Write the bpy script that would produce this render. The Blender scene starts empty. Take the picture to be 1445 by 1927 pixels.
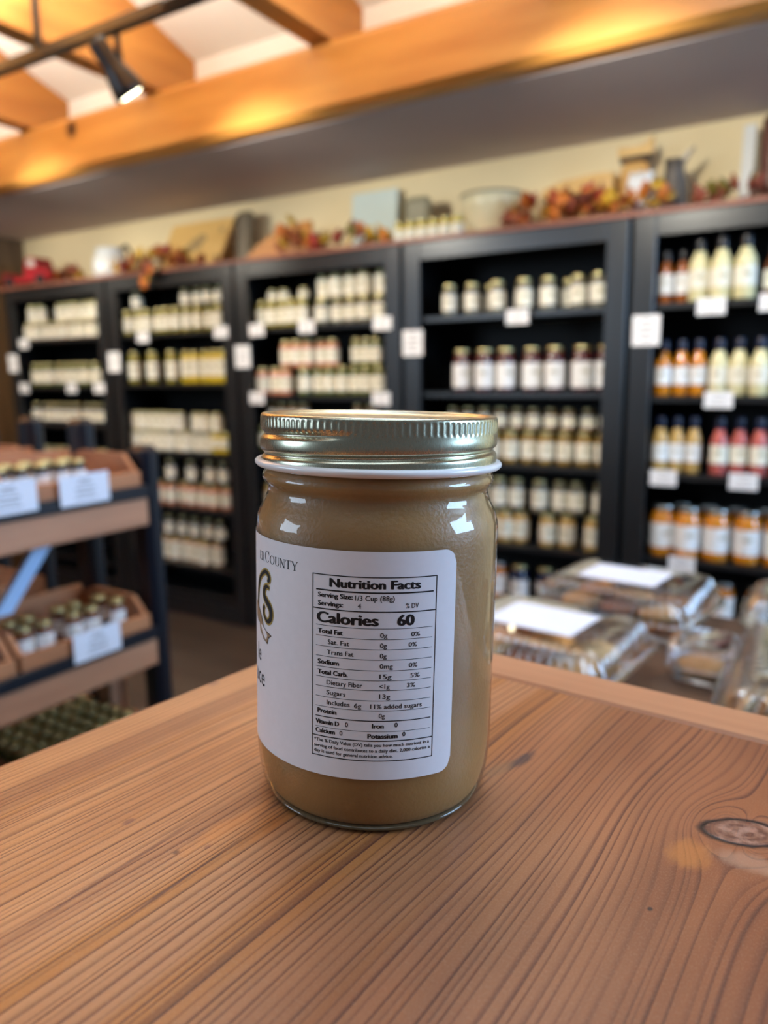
import bpy, bmesh, math, random
from mathutils import Matrix, Vector
random.seed(7)
S = bpy.context.scene
COL = S.collection
PI = math.pi

# ------------------------------------------------------------------ camera
cam_d = bpy.data.cameras.new('camera'); cam = bpy.data.objects.new('camera', cam_d); COL.objects.link(cam)
CAMZ = 1.25
CM = Matrix(((0.84557, -0.08309, 0.52736, 0), (0.53369, 0.15698, -0.83098, 0), (-0.01374, 0.9841, 0.17708, CAMZ), (0, 0, 0, 1)))
cam.matrix_world = CM
cam_d.sensor_fit = 'VERTICAL'; cam_d.sensor_height = 36.0; cam_d.sensor_width = 27.0
cam_d.lens = 36.0 * 1447 / 1927
cam_d.clip_start = 0.01; cam_d.clip_end = 60
cam_d.dof.use_dof = True; cam_d.dof.focus_distance = 0.213; cam_d.dof.aperture_fstop = 9.6
S.camera = cam

# ------------------------------------------------------------------ world, exposure, lights
w = bpy.data.worlds.new('world'); S.world = w; w.use_nodes = True
bg = w.node_tree.nodes['Background']; bg.inputs[0].default_value = (0.80, 0.86, 1.0, 1); bg.inputs[1].default_value = 0.12
S.view_settings.view_transform = 'Standard'; S.view_settings.look = 'None'; S.view_settings.gamma = 1
S.view_settings.use_curve_mapping = False; S.view_settings.exposure = 0.08

def area(name, loc, target, sx, sy, power, col):
    d = bpy.data.lights.new(name, 'AREA'); d.shape = 'RECTANGLE'; d.size = sx; d.size_y = sy; d.energy = power; d.color = col
    o = bpy.data.objects.new(name, d); COL.objects.link(o); o.location = loc
    o.rotation_euler = (Vector(target) - Vector(loc)).to_track_quat('-Z', 'Y').to_euler()
    return o
area('window_daylight_right', (2.6, 1.9, 1.95), (-0.8, 1.0, 1.0), 1.5, 1.2, 135, (0.42, 0.66, 1.0))
area('window_daylight_left', (-3.2, -1.9, 1.9), (-0.3, 0.8, 1.15), 1.5, 1.2, 50, (0.62, 0.80, 1.0))
area('skylight_panel', (0.2, -0.3, 2.9), (-0.3, 0.6, 0.9), 2.4, 0.8, 20, (0.66, 0.82, 1.0))
area('skylight_over_boxes', (-0.25, 0.85, 2.85), (-0.22, 0.95, 0.9), 1.3, 0.7, 20, (0.40, 0.66, 1.0))
area('added_ceiling_fill', (-2.2, 1.35, 2.38), (-2.2, 1.45, 3.3), 3.8, 0.35, 165, (0.97, 1.0, 0.99))  # unseen upward lamp, added to brighten the white ceiling boards

# ------------------------------------------------------------------ materials
def new_mat(name):
    m = bpy.data.materials.new(name); m.use_nodes = True
    nt = m.node_tree; b = nt.nodes['Principled BSDF']
    return m, nt, b
def lin(c):
    return tuple((v / 12.92 if v <= 0.04045 else ((v + 0.055) / 1.055) ** 2.4) for v in [x / 255 for x in c]) + (1,)
_mc = {}
def mat(name, rgb, rough=0.5, metal=0.0, var=0.12, vscale=6.0, bump=0.0, coat=0.0, emit=0.0, spec=0.5):
    """procedural material: colour broken up by noise, optional fine relief"""
    if name in _mc: return _mc[name]
    m, nt, b = new_mat(name)
    N = nt.nodes; L = nt.links
    tc = N.new('ShaderNodeTexCoord'); no = N.new('ShaderNodeTexNoise'); no.inputs['Scale'].default_value = vscale
    no.inputs['Detail'].default_value = 4
    L.new(tc.outputs['Object'], no.inputs['Vector'])
    r = N.new('ShaderNodeValToRGB'); c = lin(rgb)
    r.color_ramp.elements[0].position = 0.3; r.color_ramp.elements[1].position = 0.7
    r.color_ramp.elements[0].color = tuple(v * (1 - var) for v in c[:3]) + (1,)
    r.color_ramp.elements[1].color = tuple(min(1, v * (1 + var)) for v in c[:3]) + (1,)
    L.new(no.outputs['Fac'], r.inputs['Fac']); L.new(r.outputs['Color'], b.inputs['Base Color'])
    b.inputs['Roughness'].default_value = rough; b.inputs['Metallic'].default_value = metal
    b.inputs['Specular IOR Level'].default_value = spec
    b.inputs['Coat Weight'].default_value = coat; b.inputs['Coat Roughness'].default_value = 0.05
    if bump:
        bp = N.new('ShaderNodeBump'); bp.inputs['Strength'].default_value = bump; bp.inputs['Distance'].default_value = 0.002
        n2 = N.new('ShaderNodeTexNoise'); n2.inputs['Scale'].default_value = vscale * 12
        L.new(tc.outputs['Object'], n2.inputs['Vector']); L.new(n2.outputs['Fac'], bp.inputs['Height']); L.new(bp.outputs['Normal'], b.inputs['Normal'])
    if emit:
        b.inputs['Emission Color'].default_value = c; b.inputs['Emission Strength'].default_value = emit
    _mc[name] = m
    return m
def wood(name, lo, hi, axis=0, stretch=12.0, scale=3.0, rough=0.45, knots=False, coat=0.0):
    if name in _mc: return _mc[name]
    m, nt, b = new_mat(name); N = nt.nodes; L = nt.links
    tc = N.new('ShaderNodeTexCoord'); mp = N.new('ShaderNodeMapping')
    sc = [scale * stretch] * 3; sc[axis] = scale
    mp.inputs['Scale'].default_value = sc
    L.new(tc.outputs['Object'], mp.inputs['Vector'])
    no = N.new('ShaderNodeTexNoise'); no.inputs['Scale'].default_value = 1.0; no.inputs['Detail'].default_value = 5
    L.new(mp.outputs[0], no.inputs['Vector'])
    n2 = N.new('ShaderNodeTexNoise'); n2.inputs['Scale'].default_value = 1.7; L.new(tc.outputs['Object'], n2.inputs['Vector'])
    mx = N.new('ShaderNodeMath'); mx.operation = 'MULTIPLY_ADD'; mx.inputs[1].default_value = 0.35
    L.new(n2.outputs['Fac'], mx.inputs[0]); 
    m2 = N.new('ShaderNodeMath'); m2.operation = 'MULTIPLY'; m2.inputs[1].default_value = 0.75
    L.new(no.outputs['Fac'], m2.inputs[0]); L.new(m2.outputs[0], mx.inputs[2])
    r = N.new('ShaderNodeValToRGB'); r.color_ramp.elements[0].position = 0.35; r.color_ramp.elements[1].position = 0.68
    r.color_ramp.elements[0].color = lin(lo); r.color_ramp.elements[1].color = lin(hi)
    L.new(mx.outputs[0], r.inputs['Fac'])
    out = r.outputs['Color']
    if knots:
        vo = N.new('ShaderNodeTexVoronoi'); vo.inputs['Scale'].default_value = 1.55; L.new(tc.outputs['Object'], vo.inputs['Vector'])
        kr = N.new('ShaderNodeValToRGB'); kr.color_ramp.elements[0].position = 0.03; kr.color_ramp.elements[1].position = 0.07
        kr.color_ramp.elements[0].color = lin((70, 40, 20)); kr.color_ramp.elements[1].color = (1, 1, 1, 1)
        L.new(vo.outputs['Distance'], kr.inputs['Fac'])
        mm = N.new('ShaderNodeMix'); mm.data_type = 'RGBA'; mm.blend_type = 'MULTIPLY'; mm.inputs['Factor'].default_value = 1
        L.new(out, mm.inputs['A']); L.new(kr.outputs['Color'], mm.inputs['B']); out = mm.outputs['Result']
    L.new(out, b.inputs['Base Color']); b.inputs['Roughness'].default_value = rough
    b.inputs['Coat Weight'].default_value = coat; b.inputs['Coat Roughness'].default_value = 0.15
    bp = N.new('ShaderNodeBump'); bp.inputs['Strength'].default_value = 0.15; bp.inputs['Distance'].default_value = 0.001
    L.new(no.outputs['Fac'], bp.inputs['Height']); L.new(bp.outputs['Normal'], b.inputs['Normal'])
    _mc[name] = m
    return m
def clear_mat(name, tint, rough=0.02, ior=1.5, boost=1.0, wav=0.0, wscale=60):
    """thin clear sheet: Fresnel reflection over see-through"""
    if name in _mc: return _mc[name]
    m = bpy.data.materials.new(name); m.use_nodes = True; nt = m.node_tree; N = nt.nodes; L = nt.links
    N.remove(N['Principled BSDF'])
    t = N.new('ShaderNodeBsdfTransparent'); t.inputs[0].default_value = tint
    g = N.new('ShaderNodeBsdfGlossy'); g.inputs['Roughness'].default_value = rough
    # Schlick reflectance, the same from both sides of the sheet
    ge = N.new('ShaderNodeNewGeometry'); dt = N.new('ShaderNodeVectorMath'); dt.operation = 'DOT_PRODUCT'
    L.new(ge.outputs['Incoming'], dt.inputs[1]); L.new(ge.outputs['Normal'], dt.inputs[0])
    def mt(op, x, y=None):
        n = N.new('ShaderNodeMath'); n.operation = op
        for i, v in enumerate((x, y)):
            if v is None: continue
            if isinstance(v, (int, float)): n.inputs[i].default_value = v
            else: L.new(v, n.inputs[i])
        return n.outputs[0]
    f0 = ((ior - 1) / (ior + 1)) ** 2
    fr = mt('ADD', mt('MULTIPLY', mt('POWER', mt('SUBTRACT', 1.0, mt('ABSOLUTE', dt.outputs['Value'])), 5.0), 1 - f0), f0)
    mu = N.new('ShaderNodeMath'); mu.operation = 'MULTIPLY'; mu.inputs[1].default_value = boost; mu.use_clamp = True
    L.new(fr, mu.inputs[0])
    mx = N.new('ShaderNodeMixShader'); L.new(mu.outputs[0], mx.inputs[0]); L.new(t.outputs[0], mx.inputs[1]); L.new(g.outputs[0], mx.inputs[2])
    L.new(mx.outputs[0], N['Material Output'].inputs['Surface'])
    if wav:
        tc = N.new('ShaderNodeTexCoord'); no = N.new('ShaderNodeTexNoise'); no.inputs['Scale'].default_value = wscale
        L.new(tc.outputs['Object'], no.inputs['Vector'])
        bp = N.new('ShaderNodeBump'); bp.inputs['Strength'].default_value = wav; bp.inputs['Distance'].default_value = 0.001
        L.new(no.outputs['Fac'], bp.inputs['Height'])
        L.new(bp.outputs['Normal'], g.inputs['Normal']); L.new(bp.outputs['Normal'], dt.inputs[0])
    _mc[name] = m
    return m

# ------------------------------------------------------------------ mesh helpers
def ob(name, me, parent=None, m=None, loc=None, rot=None):
    o = bpy.data.objects.new(name, me); COL.objects.link(o)
    if m is not None and me is not None and not me.materials: me.materials.append(m)
    if parent is not None: o.parent = parent
    if loc is not None: o.location = loc
    if rot is not None: o.rotation_euler = rot
    return o
def root(name, loc=(0, 0, 0), rotz=0.0, label=None, cat=None, group=None):
    o = bpy.data.objects.new(name, None); COL.objects.link(o); o.location = loc; o.rotation_euler = (0, 0, rotz)
    o.empty_display_size = 0.02
    return tag(o, label, cat, group)
def tag(o, label=None, cat=None, group=None, kind=None):
    if label: o['label'] = label
    if cat: o['category'] = cat
    if group: o['group'] = group
    if kind: o['kind'] = kind
    return o
def mesh(name, v, f, smooth=False, m=None):
    me = bpy.data.meshes.new(name); me.from_pydata([tuple(p) for p in v], [], f); me.update()
    if smooth: me.polygons.foreach_set('use_smooth', [True] * len(me.polygons))
    if m is not None: me.materials.append(m)
    return me
def box_me(name, x0, x1, y0, y1, z0, z1, m=None, bev=0.0):
    bm = bmesh.new()
    bmesh.ops.create_cube(bm, size=1)
    for v in bm.verts:
        v.co = ((x0 + x1) / 2 + v.co.x * (x1 - x0), (y0 + y1) / 2 + v.co.y * (y1 - y0), (z0 + z1) / 2 + v.co.z * (z1 - z0))
    if bev: bmesh.ops.bevel(bm, geom=bm.edges[:], offset=bev, segments=1, affect='EDGES')
    me = bpy.data.meshes.new(name); bm.to_mesh(me); bm.free()
    if m is not None: me.materials.append(m)
    return me
def lathe(name, prof, n=20, m=None, smooth=True, cap=True, sweep=(0, 2 * PI)):
    v = []; f = []
    full = abs(sweep[1] - sweep[0] - 2 * PI) < 1e-6
    cols = n if full else n + 1
    for r, z in prof:
        for i in range(cols):
            a = sweep[0] + (sweep[1] - sweep[0]) * i / n
            v.append((r * math.sin(a), -r * math.cos(a), z))
    for k in range(len(prof) - 1):
        for i in range(n):
            j = (i + 1) % cols if full else i + 1
            f.append((k * cols + i, k * cols + j, (k + 1) * cols + j, (k + 1) * cols + i))
    if cap and full:
        if prof[0][0] > 1e-6: f.append(tuple(reversed(range(cols))))
        if prof[-1][0] > 1e-6: f.append(tuple(range((len(prof) - 1) * cols, len(prof) * cols)))
    me = mesh(name, v, f, smooth, m)
    if smooth:
        me.polygons.foreach_set('use_smooth', [len(p.vertices) == 4 for p in me.polygons])
    return me
def prism(name, pts, y0, y1, m=None, plane='xz'):
    """polygon in a plane, extruded along the third axis"""
    n = len(pts); v = []
    for t in (y0, y1):
        for a, b in pts:
            v.append((a, t, b) if plane == 'xz' else ((t, a, b) if plane == 'yz' else (a, b, t)))
    f = [tuple(range(n)), tuple(reversed(range(n, 2 * n)))] + [(i, i + n, (i + 1) % n + n, (i + 1) % n) for i in range(n)]
    me = mesh(name, v, f, False, m)
    bm = bmesh.new(); bm.from_mesh(me); bmesh.ops.recalc_face_normals(bm, faces=bm.faces[:]); bm.to_mesh(me); bm.free()
    return me
def dup(o, parent=None, loc=None, rotz=None):
    c = o.copy(); COL.objects.link(c)
    if parent is not None: c.parent = parent
    if loc is not None: c.location = loc
    if rotz is not None: c.rotation_euler = (0, 0, rotz)
    for ch in list(o.children): dup(ch, c)
    return c
def struct(name, me, m=None):
    o = ob(name, me, None, m); o['kind'] = 'structure'; return o

ORD = ['first', 'second', 'third', 'fourth', 'fifth', 'sixth', 'seventh', 'eighth', 'ninth', 'tenth', 'eleventh', 'twelfth', 'thirteenth', 'fourteenth', 'fifteenth', 'sixteenth', 'seventeenth', 'eighteenth']
NUM = ['zero', 'one', 'two', 'three', 'four', 'five', 'six', 'seven', 'eight', 'nine', 'ten', 'eleven', 'twelve', 'thirteen', 'fourteen', 'fifteen', 'sixteen', 'seventeen', 'eighteen']

# ------------------------------------------------------------------ room shell
M_wall = mat('cream_plaster', (232, 212, 168), 0.8, var=0.05, vscale=2)
M_soffit = mat('grey_soffit_paint', (196, 184, 182), 0.7, var=0.04, vscale=2)
M_ceil = mat('white_ceiling_board', (245, 240, 225), 0.8, var=0.03, vscale=2)
M_beam = wood('honey_beam_wood', (182, 118, 50), (214, 154, 76), 0, 9, 1.6, 0.35, knots=True)
M_rafter = wood('honey_rafter_wood', (172, 110, 48), (206, 144, 68), 1, 9, 1.6, 0.5)
M_floor = wood('dark_floor_wood', (52, 40, 32), (84, 68, 56), 0, 10, 2, 0.4)
M_wallwood = wood('brown_wall_wood', (84, 64, 44), (120, 94, 66), 2, 8, 2, 0.6)
struct('floor', box_me('floor', -6, 3.2, -3.2, 3.3, -0.05, 0.0), M_floor)
struct('wall_back', box_me('wall_back', -6, 3.2, 3.1, 3.2, 0, 2.6), M_wall)
struct('wall_left', box_me('wall_left', -4.75, -4.65, -3.2, 3.1, 0, 2.6), M_wallwood)
struct('trim_1', box_me('soffit', -6, 3.2, 2.33, 3.1, 2.11, 2.15), M_soffit)
o = struct('trim_2', box_me('beam', -4.65, 3.2, 2.24, 2.34, 2.112, 2.335, None, 0.020), M_beam)
# sloping white ceiling and the upright band between rafters
cz0, cy0, sl = 2.50, 2.46, 0.37
struct('ceiling', prism('ceiling', [(cy0, cz0), (cy0 + 0.02, cz0), (cy0 + 0.02, cz0 + 0.05), (-3.2, cz0 + 0.05 + (cy0 + 3.2) * sl), (-3.2, cz0 + (cy0 + 3.2) * sl)], -4.65, 3.2, None, 'yz'), M_ceil)
struct('trim_3', box_me('frieze', -4.65, 3.2, cy0, cy0 + 0.03, 2.15, cz0 + 0.02), M_ceil)
for i in range(8):
    x = -3.25 + i * 0.815 - 0.815
    pts = [(cy0, 2.345), (cy0, cz0), (-0.6, cz0 + (cy0 + 0.6) * sl), (-0.6, 2.345 + 0.75)]
    rf = ob('rafter', prism('rafter', [(cy0, 2.336), (cy0, cz0), (-0.9, cz0 + (cy0 + 0.9) * sl), (-0.9, 2.336 + 0.10)], x - 0.09, x, None, 'yz'), None, M_rafter)
    tag(rf, kind='structure')

# ------------------------------------------------------------------ black display cabinets
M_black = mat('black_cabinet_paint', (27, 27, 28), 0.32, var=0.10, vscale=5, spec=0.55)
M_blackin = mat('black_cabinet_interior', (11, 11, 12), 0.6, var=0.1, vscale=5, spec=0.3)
M_topboard = wood('reddish_top_board', (120, 70, 54), (158, 98, 76), 0, 10, 2, 0.5)
CABN = ['leftmost cabinet', 'cabinet left of middle', 'middle cabinet', 'cabinet right of middle', 'rightmost cabinet']
YF, YB = 2.76, 3.09
CABX = [-0.735 - 0.91 * (4 - k) for k in range(5)]     # left edge of each
SH = {0: [1.470, 1.205, 0.985, 0.72, 0.45, 0.20], 1: [1.470, 1.215, 0.865, 0.575, 0.27], 2: [1.467, 1.157, 0.90, 0.60, 0.32],
      3: [1.472, 1.173, 0.895, 0.575, 0.335], 4: [1.472, 1.160, 0.892, 0.590, 0.36]}
for k in range(5):
    x0 = CABX[k]; W = 0.893
    c = root('display_cabinet', (x0 + W / 2, YF, 0), 0, 'black painted open shelf unit full of jars, the ' + CABN[k] + ' of five', 'cabinet', 'black shelf units along the wall')
    h = W / 2; D = YB - YF
    for s in (-1, 1):
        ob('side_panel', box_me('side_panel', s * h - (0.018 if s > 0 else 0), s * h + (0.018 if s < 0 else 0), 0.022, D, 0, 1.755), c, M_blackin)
        ob('stile', box_me('stile', min(s * h, s * (h - 0.075)), max(s * h, s * (h - 0.075)), 0, 0.02, 0.0, 1.757, None, 0.002), c, M_black)
    ob('top_rail', box_me('top_rail', -h + 0.0752, h - 0.0752, 0, 0.02, 1.69, 1.757, None, 0.002), c, M_black)
    ob('kick_board', box_me('kick_board', -h + 0.0752, h - 0.0752, 0, 0.02, 0.0, 0.10), c, M_black)
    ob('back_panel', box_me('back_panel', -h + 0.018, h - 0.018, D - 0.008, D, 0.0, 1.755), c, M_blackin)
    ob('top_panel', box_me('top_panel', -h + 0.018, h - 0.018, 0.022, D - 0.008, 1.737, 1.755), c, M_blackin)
    for z in SH[k] + [0.12]:
        ob('shelf', box_me('shelf', -h + 0.0185, h - 0.0185, 0.024, D - 0.009, z - 0.02, z, None, 0.001), c, M_black)
tag(ob('top_board', box_me('top_board', -4.45, 0.25, 2.752, 3.095, 1.758, 1.775, None, 0.002), None, M_topboard), 'long reddish brown board lying along the tops of the black cabinets', 'board')

# ------------------------------------------------------------------ jar and bottle kinds
M_gold = mat('gold_jar_lid', (212, 204, 150), 0.38, 1.0, 0.04)
M_silver = mat('silver_jar_lid', (190, 194, 190), 0.32, 1.0, 0.04)
M_capblk = mat('black_cap', (20, 21, 26), 0.35, var=0.1)
M_capblue = mat('navy_cap', (14, 24, 52), 0.35, var=0.1)
def label_mat(name, base, print_rgb):
    """paper label with a soft printed emblem in the middle of its front"""
    if name in _mc: return _mc[name]
    m, nt, b = new_mat(name); N = nt.nodes; L = nt.links
    tc = N.new('ShaderNodeTexCoord'); sp = N.new('ShaderNodeSeparateXYZ'); L.new(tc.outputs['Generated'], sp.inputs[0])
    def math_(op, a, bb=None):
        n = N.new('ShaderNodeMath'); n.operation = op
        for i, v in enumerate((a, bb)):
            if v is None: continue
            if isinstance(v, (int, float)): n.inputs[i].default_value = v
            else: L.new(v, n.inputs[i])
        return n.outputs[0]
    dx = math_('MULTIPLY', math_('SUBTRACT', sp.outputs[0], 0.5), 1.5); dz = math_('MULTIPLY', math_('SUBTRACT', sp.outputs[2], 0.62), 2.6)
    d = math_('SQRT', math_('ADD', math_('MULTIPLY', dx, dx), math_('MULTIPLY', dz, dz)))
    wv = N.new('ShaderNodeTexNoise'); wv.inputs['Scale'].default_value = 90; L.new(tc.outputs['Object'], wv.inputs['Vector'])
    d2 = math_('ADD', d, math_('MULTIPLY', wv.outputs['Fac'], 0.45))
    r = N.new('ShaderNodeValToRGB'); r.color_ramp.elements[0].position = 0.38; r.color_ramp.elements[1].position = 0.62
    r.color_ramp.elements[0].color = lin(print_rgb); r.color_ramp.elements[1].color = lin(base)
    L.new(d2, r.inputs['Fac']); L.new(r.outputs['Color'], b.inputs['Base Color']); b.inputs['Roughness'].default_value = 0.55
    _mc[name] = m; return m
M_lab = label_mat('cream_label', (236, 232, 214), (176, 168, 128))
M_labw = label_mat('white_label', (238, 238, 236), (182, 178, 160))
def content(name, rgb):
    return mat('content_' + name, rgb, 0.12, var=0.10, vscale=25, coat=0.5)
CONT = {'gold': (150, 118, 52), 'cream': (226, 218, 168), 'amber': (150, 82, 30), 'orange': (205, 128, 22), 'tan': (196, 160, 92), 'rose': (186, 92, 84),
        'red': (70, 16, 22), 'honey': (186, 112, 22), 'green': (92, 98, 40), 'olive': (140, 128, 44), 'brown': (110, 62, 36), 'salmon': (200, 128, 96),
        'pale': (214, 206, 176), 'dark': (34, 34, 40), 'navy': (20, 28, 60), 'yellow': (214, 186, 40), 'grey': (112, 108, 92)}
_proto = {}
def proto(kind, cont, h, r, lid='gold', labz=(0.16, 0.68), white=False, lod=18):
    key = (kind, cont, round(h, 3), round(r, 4), lid, labz)
    if key in _proto: return _proto[key]
    lm = {'gold': M_gold, 'silver': M_silver, 'black': M_capblk, 'blue': M_capblue}[lid]
    cm = content(cont, CONT[cont])
    if kind == 'bottle':
        nk = 0.30 * r + 0.004
        body = [(r * 0.9, 0), (r, h * 0.03), (r, h * 0.56), (r * 0.93, h * 0.63), (r * 0.68, h * 0.71), (nk * 1.25, h * 0.77), (nk, h * 0.83)]
        cap = [(nk * 1.25, h * 0.80), (nk * 1.3, h * 0.81), (nk * 1.3, h * 0.985), (nk * 1.15, h), (0.0001, h)]
    else:
        lh = min(0.017, h * 0.16)
        body = [(r * 0.88, 0), (r * 0.97, h * 0.02), (r, h * 0.07), (r, h * 0.70), (r * 0.96, h * 0.77), (r * 0.82, h * 0.84), (r * 0.80, h - lh)]
        cap = [(r * 0.84, h - lh), (r * 0.88, h - lh + 0.001), (r * 0.88, h - 0.002), (r * 0.84, h), (0.0001, h - 0.0006)]
    name = 'sauce_bottle' if kind == 'bottle' else 'jar'
    o = root(name, (0, 0, -50))
    ob('glass_body', lathe('glass_body_' + cont, body, lod), o, cm)
    ob('cap' if kind == 'bottle' else 'lid', lathe('lid', cap, lod), o, lm)
    z0, z1 = h * labz[0], h * labz[1]
    ob('paper_label', lathe('paper_label', [(r + 0.0005, z0), (r + 0.0005, z1)], lod, cap=False, sweep=(-2.3, 2.3)), o, M_labw if white else M_lab)
    _proto[key] = (o, [False])
    return _proto[key]
def place(pr, loc, rz, label, cat, group):
    o, used = pr
    if not used[0]:
        used[0] = True; c = o; c.location = loc; c.rotation_euler = (0, 0, rz)
    else:
        c = dup(o, None, loc, rz)
    return tag(c, label, cat, group)

SHN = ['top', 'second', 'third', 'fourth', 'fifth', 'bottom']
def row(cab, sh, xs, kind, cont, h, r, desc, dz=0.0, y=2.84, lid='gold', labz=(0.16, 0.68), white=False, cat=None):
    z = SH[cab][sh] + dz + 0.0004
    pr = proto(kind, cont, h, r, lid, labz, white)
    n = len(xs); where = '%s shelf, %s' % (SHN[sh], CABN[cab])
    for i, x in enumerate(xs):
        if n == 1: lb = '%s alone on the %s' % (desc, where)
        else: lb = '%s, %s of %s from left, %s' % (desc, ORD[i], NUM[n], where)
        place(pr, (x, y + random.uniform(-0.004, 0.020), z), 0.35 + random.uniform(-0.5, 0.5), lb,
              cat or ('bottle' if kind == 'bottle' else 'jar'), '%s on the %s' % (desc.replace(' upper-tier', '') + 's', where))
def lsp(a, b, n): return [round(a + (b - a) * i / (n - 1), 4) for i in range(n)]

# rightmost cabinet
row(4, 0, [-0.640, -0.588], 'bottle', 'amber', 0.175, 0.024, 'amber sauce bottle', lid='black', labz=(0.18, 0.56), white=True)
row(4, 0, [-0.531, -0.461, -0.388], 'bottle', 'cream', 0.205, 0.034, 'cream dressing bottle', lid='black', labz=(0.2, 0.5), y=2.82)
row(4, 0, [-0.310, -0.245], 'bottle', 'brown', 0.170, 0.027, 'dark brown sauce bottle', lid='black', labz=(0.18, 0.52), y=2.85)
row(4, 1, [-0.634, -0.577, -0.521], 'bottle', 'orange', 0.19, 0.026, 'orange dressing bottle', lid='blue', labz=(0.2, 0.52), white=True)
row(4, 1, [-0.455, -0.392, -0.326, -0.26], 'bottle', 'cream', 0.19, 0.031, 'pale cream dressing bottle', lid='blue', labz=(0.2, 0.5), y=2.83)
row(4, 2, [-0.632, -0.578, -0.522], 'bottle', 'tan', 0.195, 0.026, 'tan dressing bottle', lid='blue', labz=(0.2, 0.52), white=True)
row(4, 2, [-0.437, -0.376, -0.313, -0.25], 'bottle', 'rose', 0.195, 0.028, 'rose pink dressing bottle', lid='blue', labz=(0.2, 0.52))
row(4, 3, [-0.610, -0.522, -0.428, -0.330, -0.235], 'jar', 'orange', 0.182, 0.043, 'large orange peach jar', lid='silver', labz=(0.18, 0.66), y=2.83, white=True)
row(4, 3, [-0.57, -0.475, -0.38, -0.285], 'jar', 'honey', 0.178, 0.042, 'back-row amber jar', lid='silver', y=2.95, white=True)
row(4, 4, [-0.395, -0.285], 'jar', 'honey', 0.15, 0.037, 'small amber jar', lid='silver', white=True)
# fourth cabinet
row(3, 0, [-1.470, -1.374, -1.263, -1.149, -1.060, -0.946, -0.870], 'jar', 'grey', 0.122, 0.030, 'small gold-lidded jar', y=2.82)
row(3, 0, [-1.330, -1.200, -1.010, -0.84], 'jar', 'grey', 0.118, 0.027, 'back-row small jar', y=2.92)
row(3, 1, [-1.420, -1.318, -1.232, -1.126, -1.030, -0.927, -0.842], 'jar', 'red', 0.168, 0.038, 'tall dark red jam jar', labz=(0.10, 0.66), white=True)
row(3, 2, lsp(-1.50, -0.84, 10), 'jar', 'gold', 0.128, 0.031, 'squat gold-lidded jar')
row(3, 2, lsp(-1.48, -0.84, 10), 'jar', 'brown', 0.085, 0.026, 'upper-tier dim jar', dz=0.130, y=2.88)
row(3, 3, [-1.49, -1.42, -1.35, -1.28, -1.222, -1.160, -1.042, -0.967, -0.867], 'jar', 'tan', 0.130, 0.031, 'lower-tier labelled jar')
row(3, 3, [-1.47, -1.40, -1.33, -1.25, -1.178, -1.08, -1.000, -0.935, -0.843], 'jar', 'grey', 0.128, 0.031, 'upper-tier labelled jar', dz=0.1308)
row(3, 4, [-1.35], 'jar', 'honey', 0.150, 0.036, 'amber jar', white=True)
row(3, 4, [-1.250], 'jar', 'honey', 0.150, 0.036, 'yellow honey jar', white=True, lid='silver')
row(3, 4, [-1.154, -1.045], 'jar', 'navy', 0.150, 0.036, 'dark blue jar', white=True, labz=(0.1, 0.62))
# middle cabinet
row(2, 0, lsp(-2.470, -2.215, 5), 'jar', 'olive', 0.122, 0.029, 'lower-tier left-group jar', y=2.83)
row(2, 0, [-2.42, -2.355, -2.235], 'jar', 'grey', 0.05, 0.026, 'upper-tier left-group small jar', dz=0.1226, y=2.86)
row(2, 0, [-2.112, -2.036, -1.962, -1.884, -1.806], 'jar', 'grey', 0.112, 0.033, 'lower-tier right-group jar')
row(2, 0, [-2.112, -2.036, -1.962, -1.884, -1.806], 'jar', 'pale', 0.102, 0.032, 'upper-tier right-group jar', dz=0.1124, labz=(0.1, 0.8))
row(2, 1, [-2.475, -2.405, -2.335], 'jar', 'salmon', 0.127, 0.031, 'lower-tier salmon jar')
row(2, 1, [-2.222, -2.151, -2.083, -2.014, -1.947, -1.882, -1.815], 'jar', 'green', 0.127, 0.031, 'lower-tier white-labelled jar')
row(2, 1, [-2.326, -2.263, -2.201, -2.126, -2.064], 'jar', 'salmon', 0.120, 0.030, 'upper-tier salmon-topped jar', dz=0.1274)
row(2, 1, [-1.935, -1.882, -1.829], 'jar', 'green', 0.118, 0.0255, 'upper-tier slim jar', dz=0.1274)
row(2, 2, lsp(-2.47, -1.81, 9), 'jar', 'green', 0.115, 0.030, 'lower-tier jar')
row(2, 2, [-2.43, -2.365, -2.30, -2.235, -1.93, -1.865], 'jar', 'brown', 0.105, 0.028, 'upper-tier brown jar', dz=0.1154)
for s in (3, 4):
    row(2, s, lsp(-2.47, -1.81, 9), 'jar', 'tan', 0.135, 0.031, 'gold-lidded jar')
# second cabinet
row(1, 0, lsp(-3.395, -2.735, 10), 'jar', 'olive', 0.125, 0.030, 'lower-tier labelled jar')
row(1, 0, [-3.33], 'jar', 'grey', 0.095, 0.030, 'upper-tier jar', dz=0.1254)
row(1, 0, [-2.955, -2.88, -2.80, -2.735], 'jar', 'grey', 0.085, 0.030, 'upper-tier gold-lidded jar', dz=0.1254)
row(1, 1, [-3.37, -3.225, -3.09], 'jar', 'olive', 0.165, 0.034, 'tall olive jar')
row(1, 1, [-2.99, -2.92, -2.85, -2.78, -2.72], 'jar', 'yellow', 0.160, 0.028, 'tall yellow-based jar', labz=(0.22, 0.74))
row(1, 2, lsp(-3.40, -2.870, 9), 'jar', 'pale', 0.105, 0.031, 'lower-tier white jar', labz=(0.06, 0.84))
row(1, 2, [-2.80, -2.735], 'jar', 'yellow', 0.105, 0.031, 'lower-tier yellow jar', labz=(0.25, 0.7))
row(1, 2, lsp(-3.40, -3.05, 6), 'jar', 'pale', 0.098, 0.031, 'upper-tier white jar', dz=0.1054, labz=(0.06, 0.84))
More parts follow.
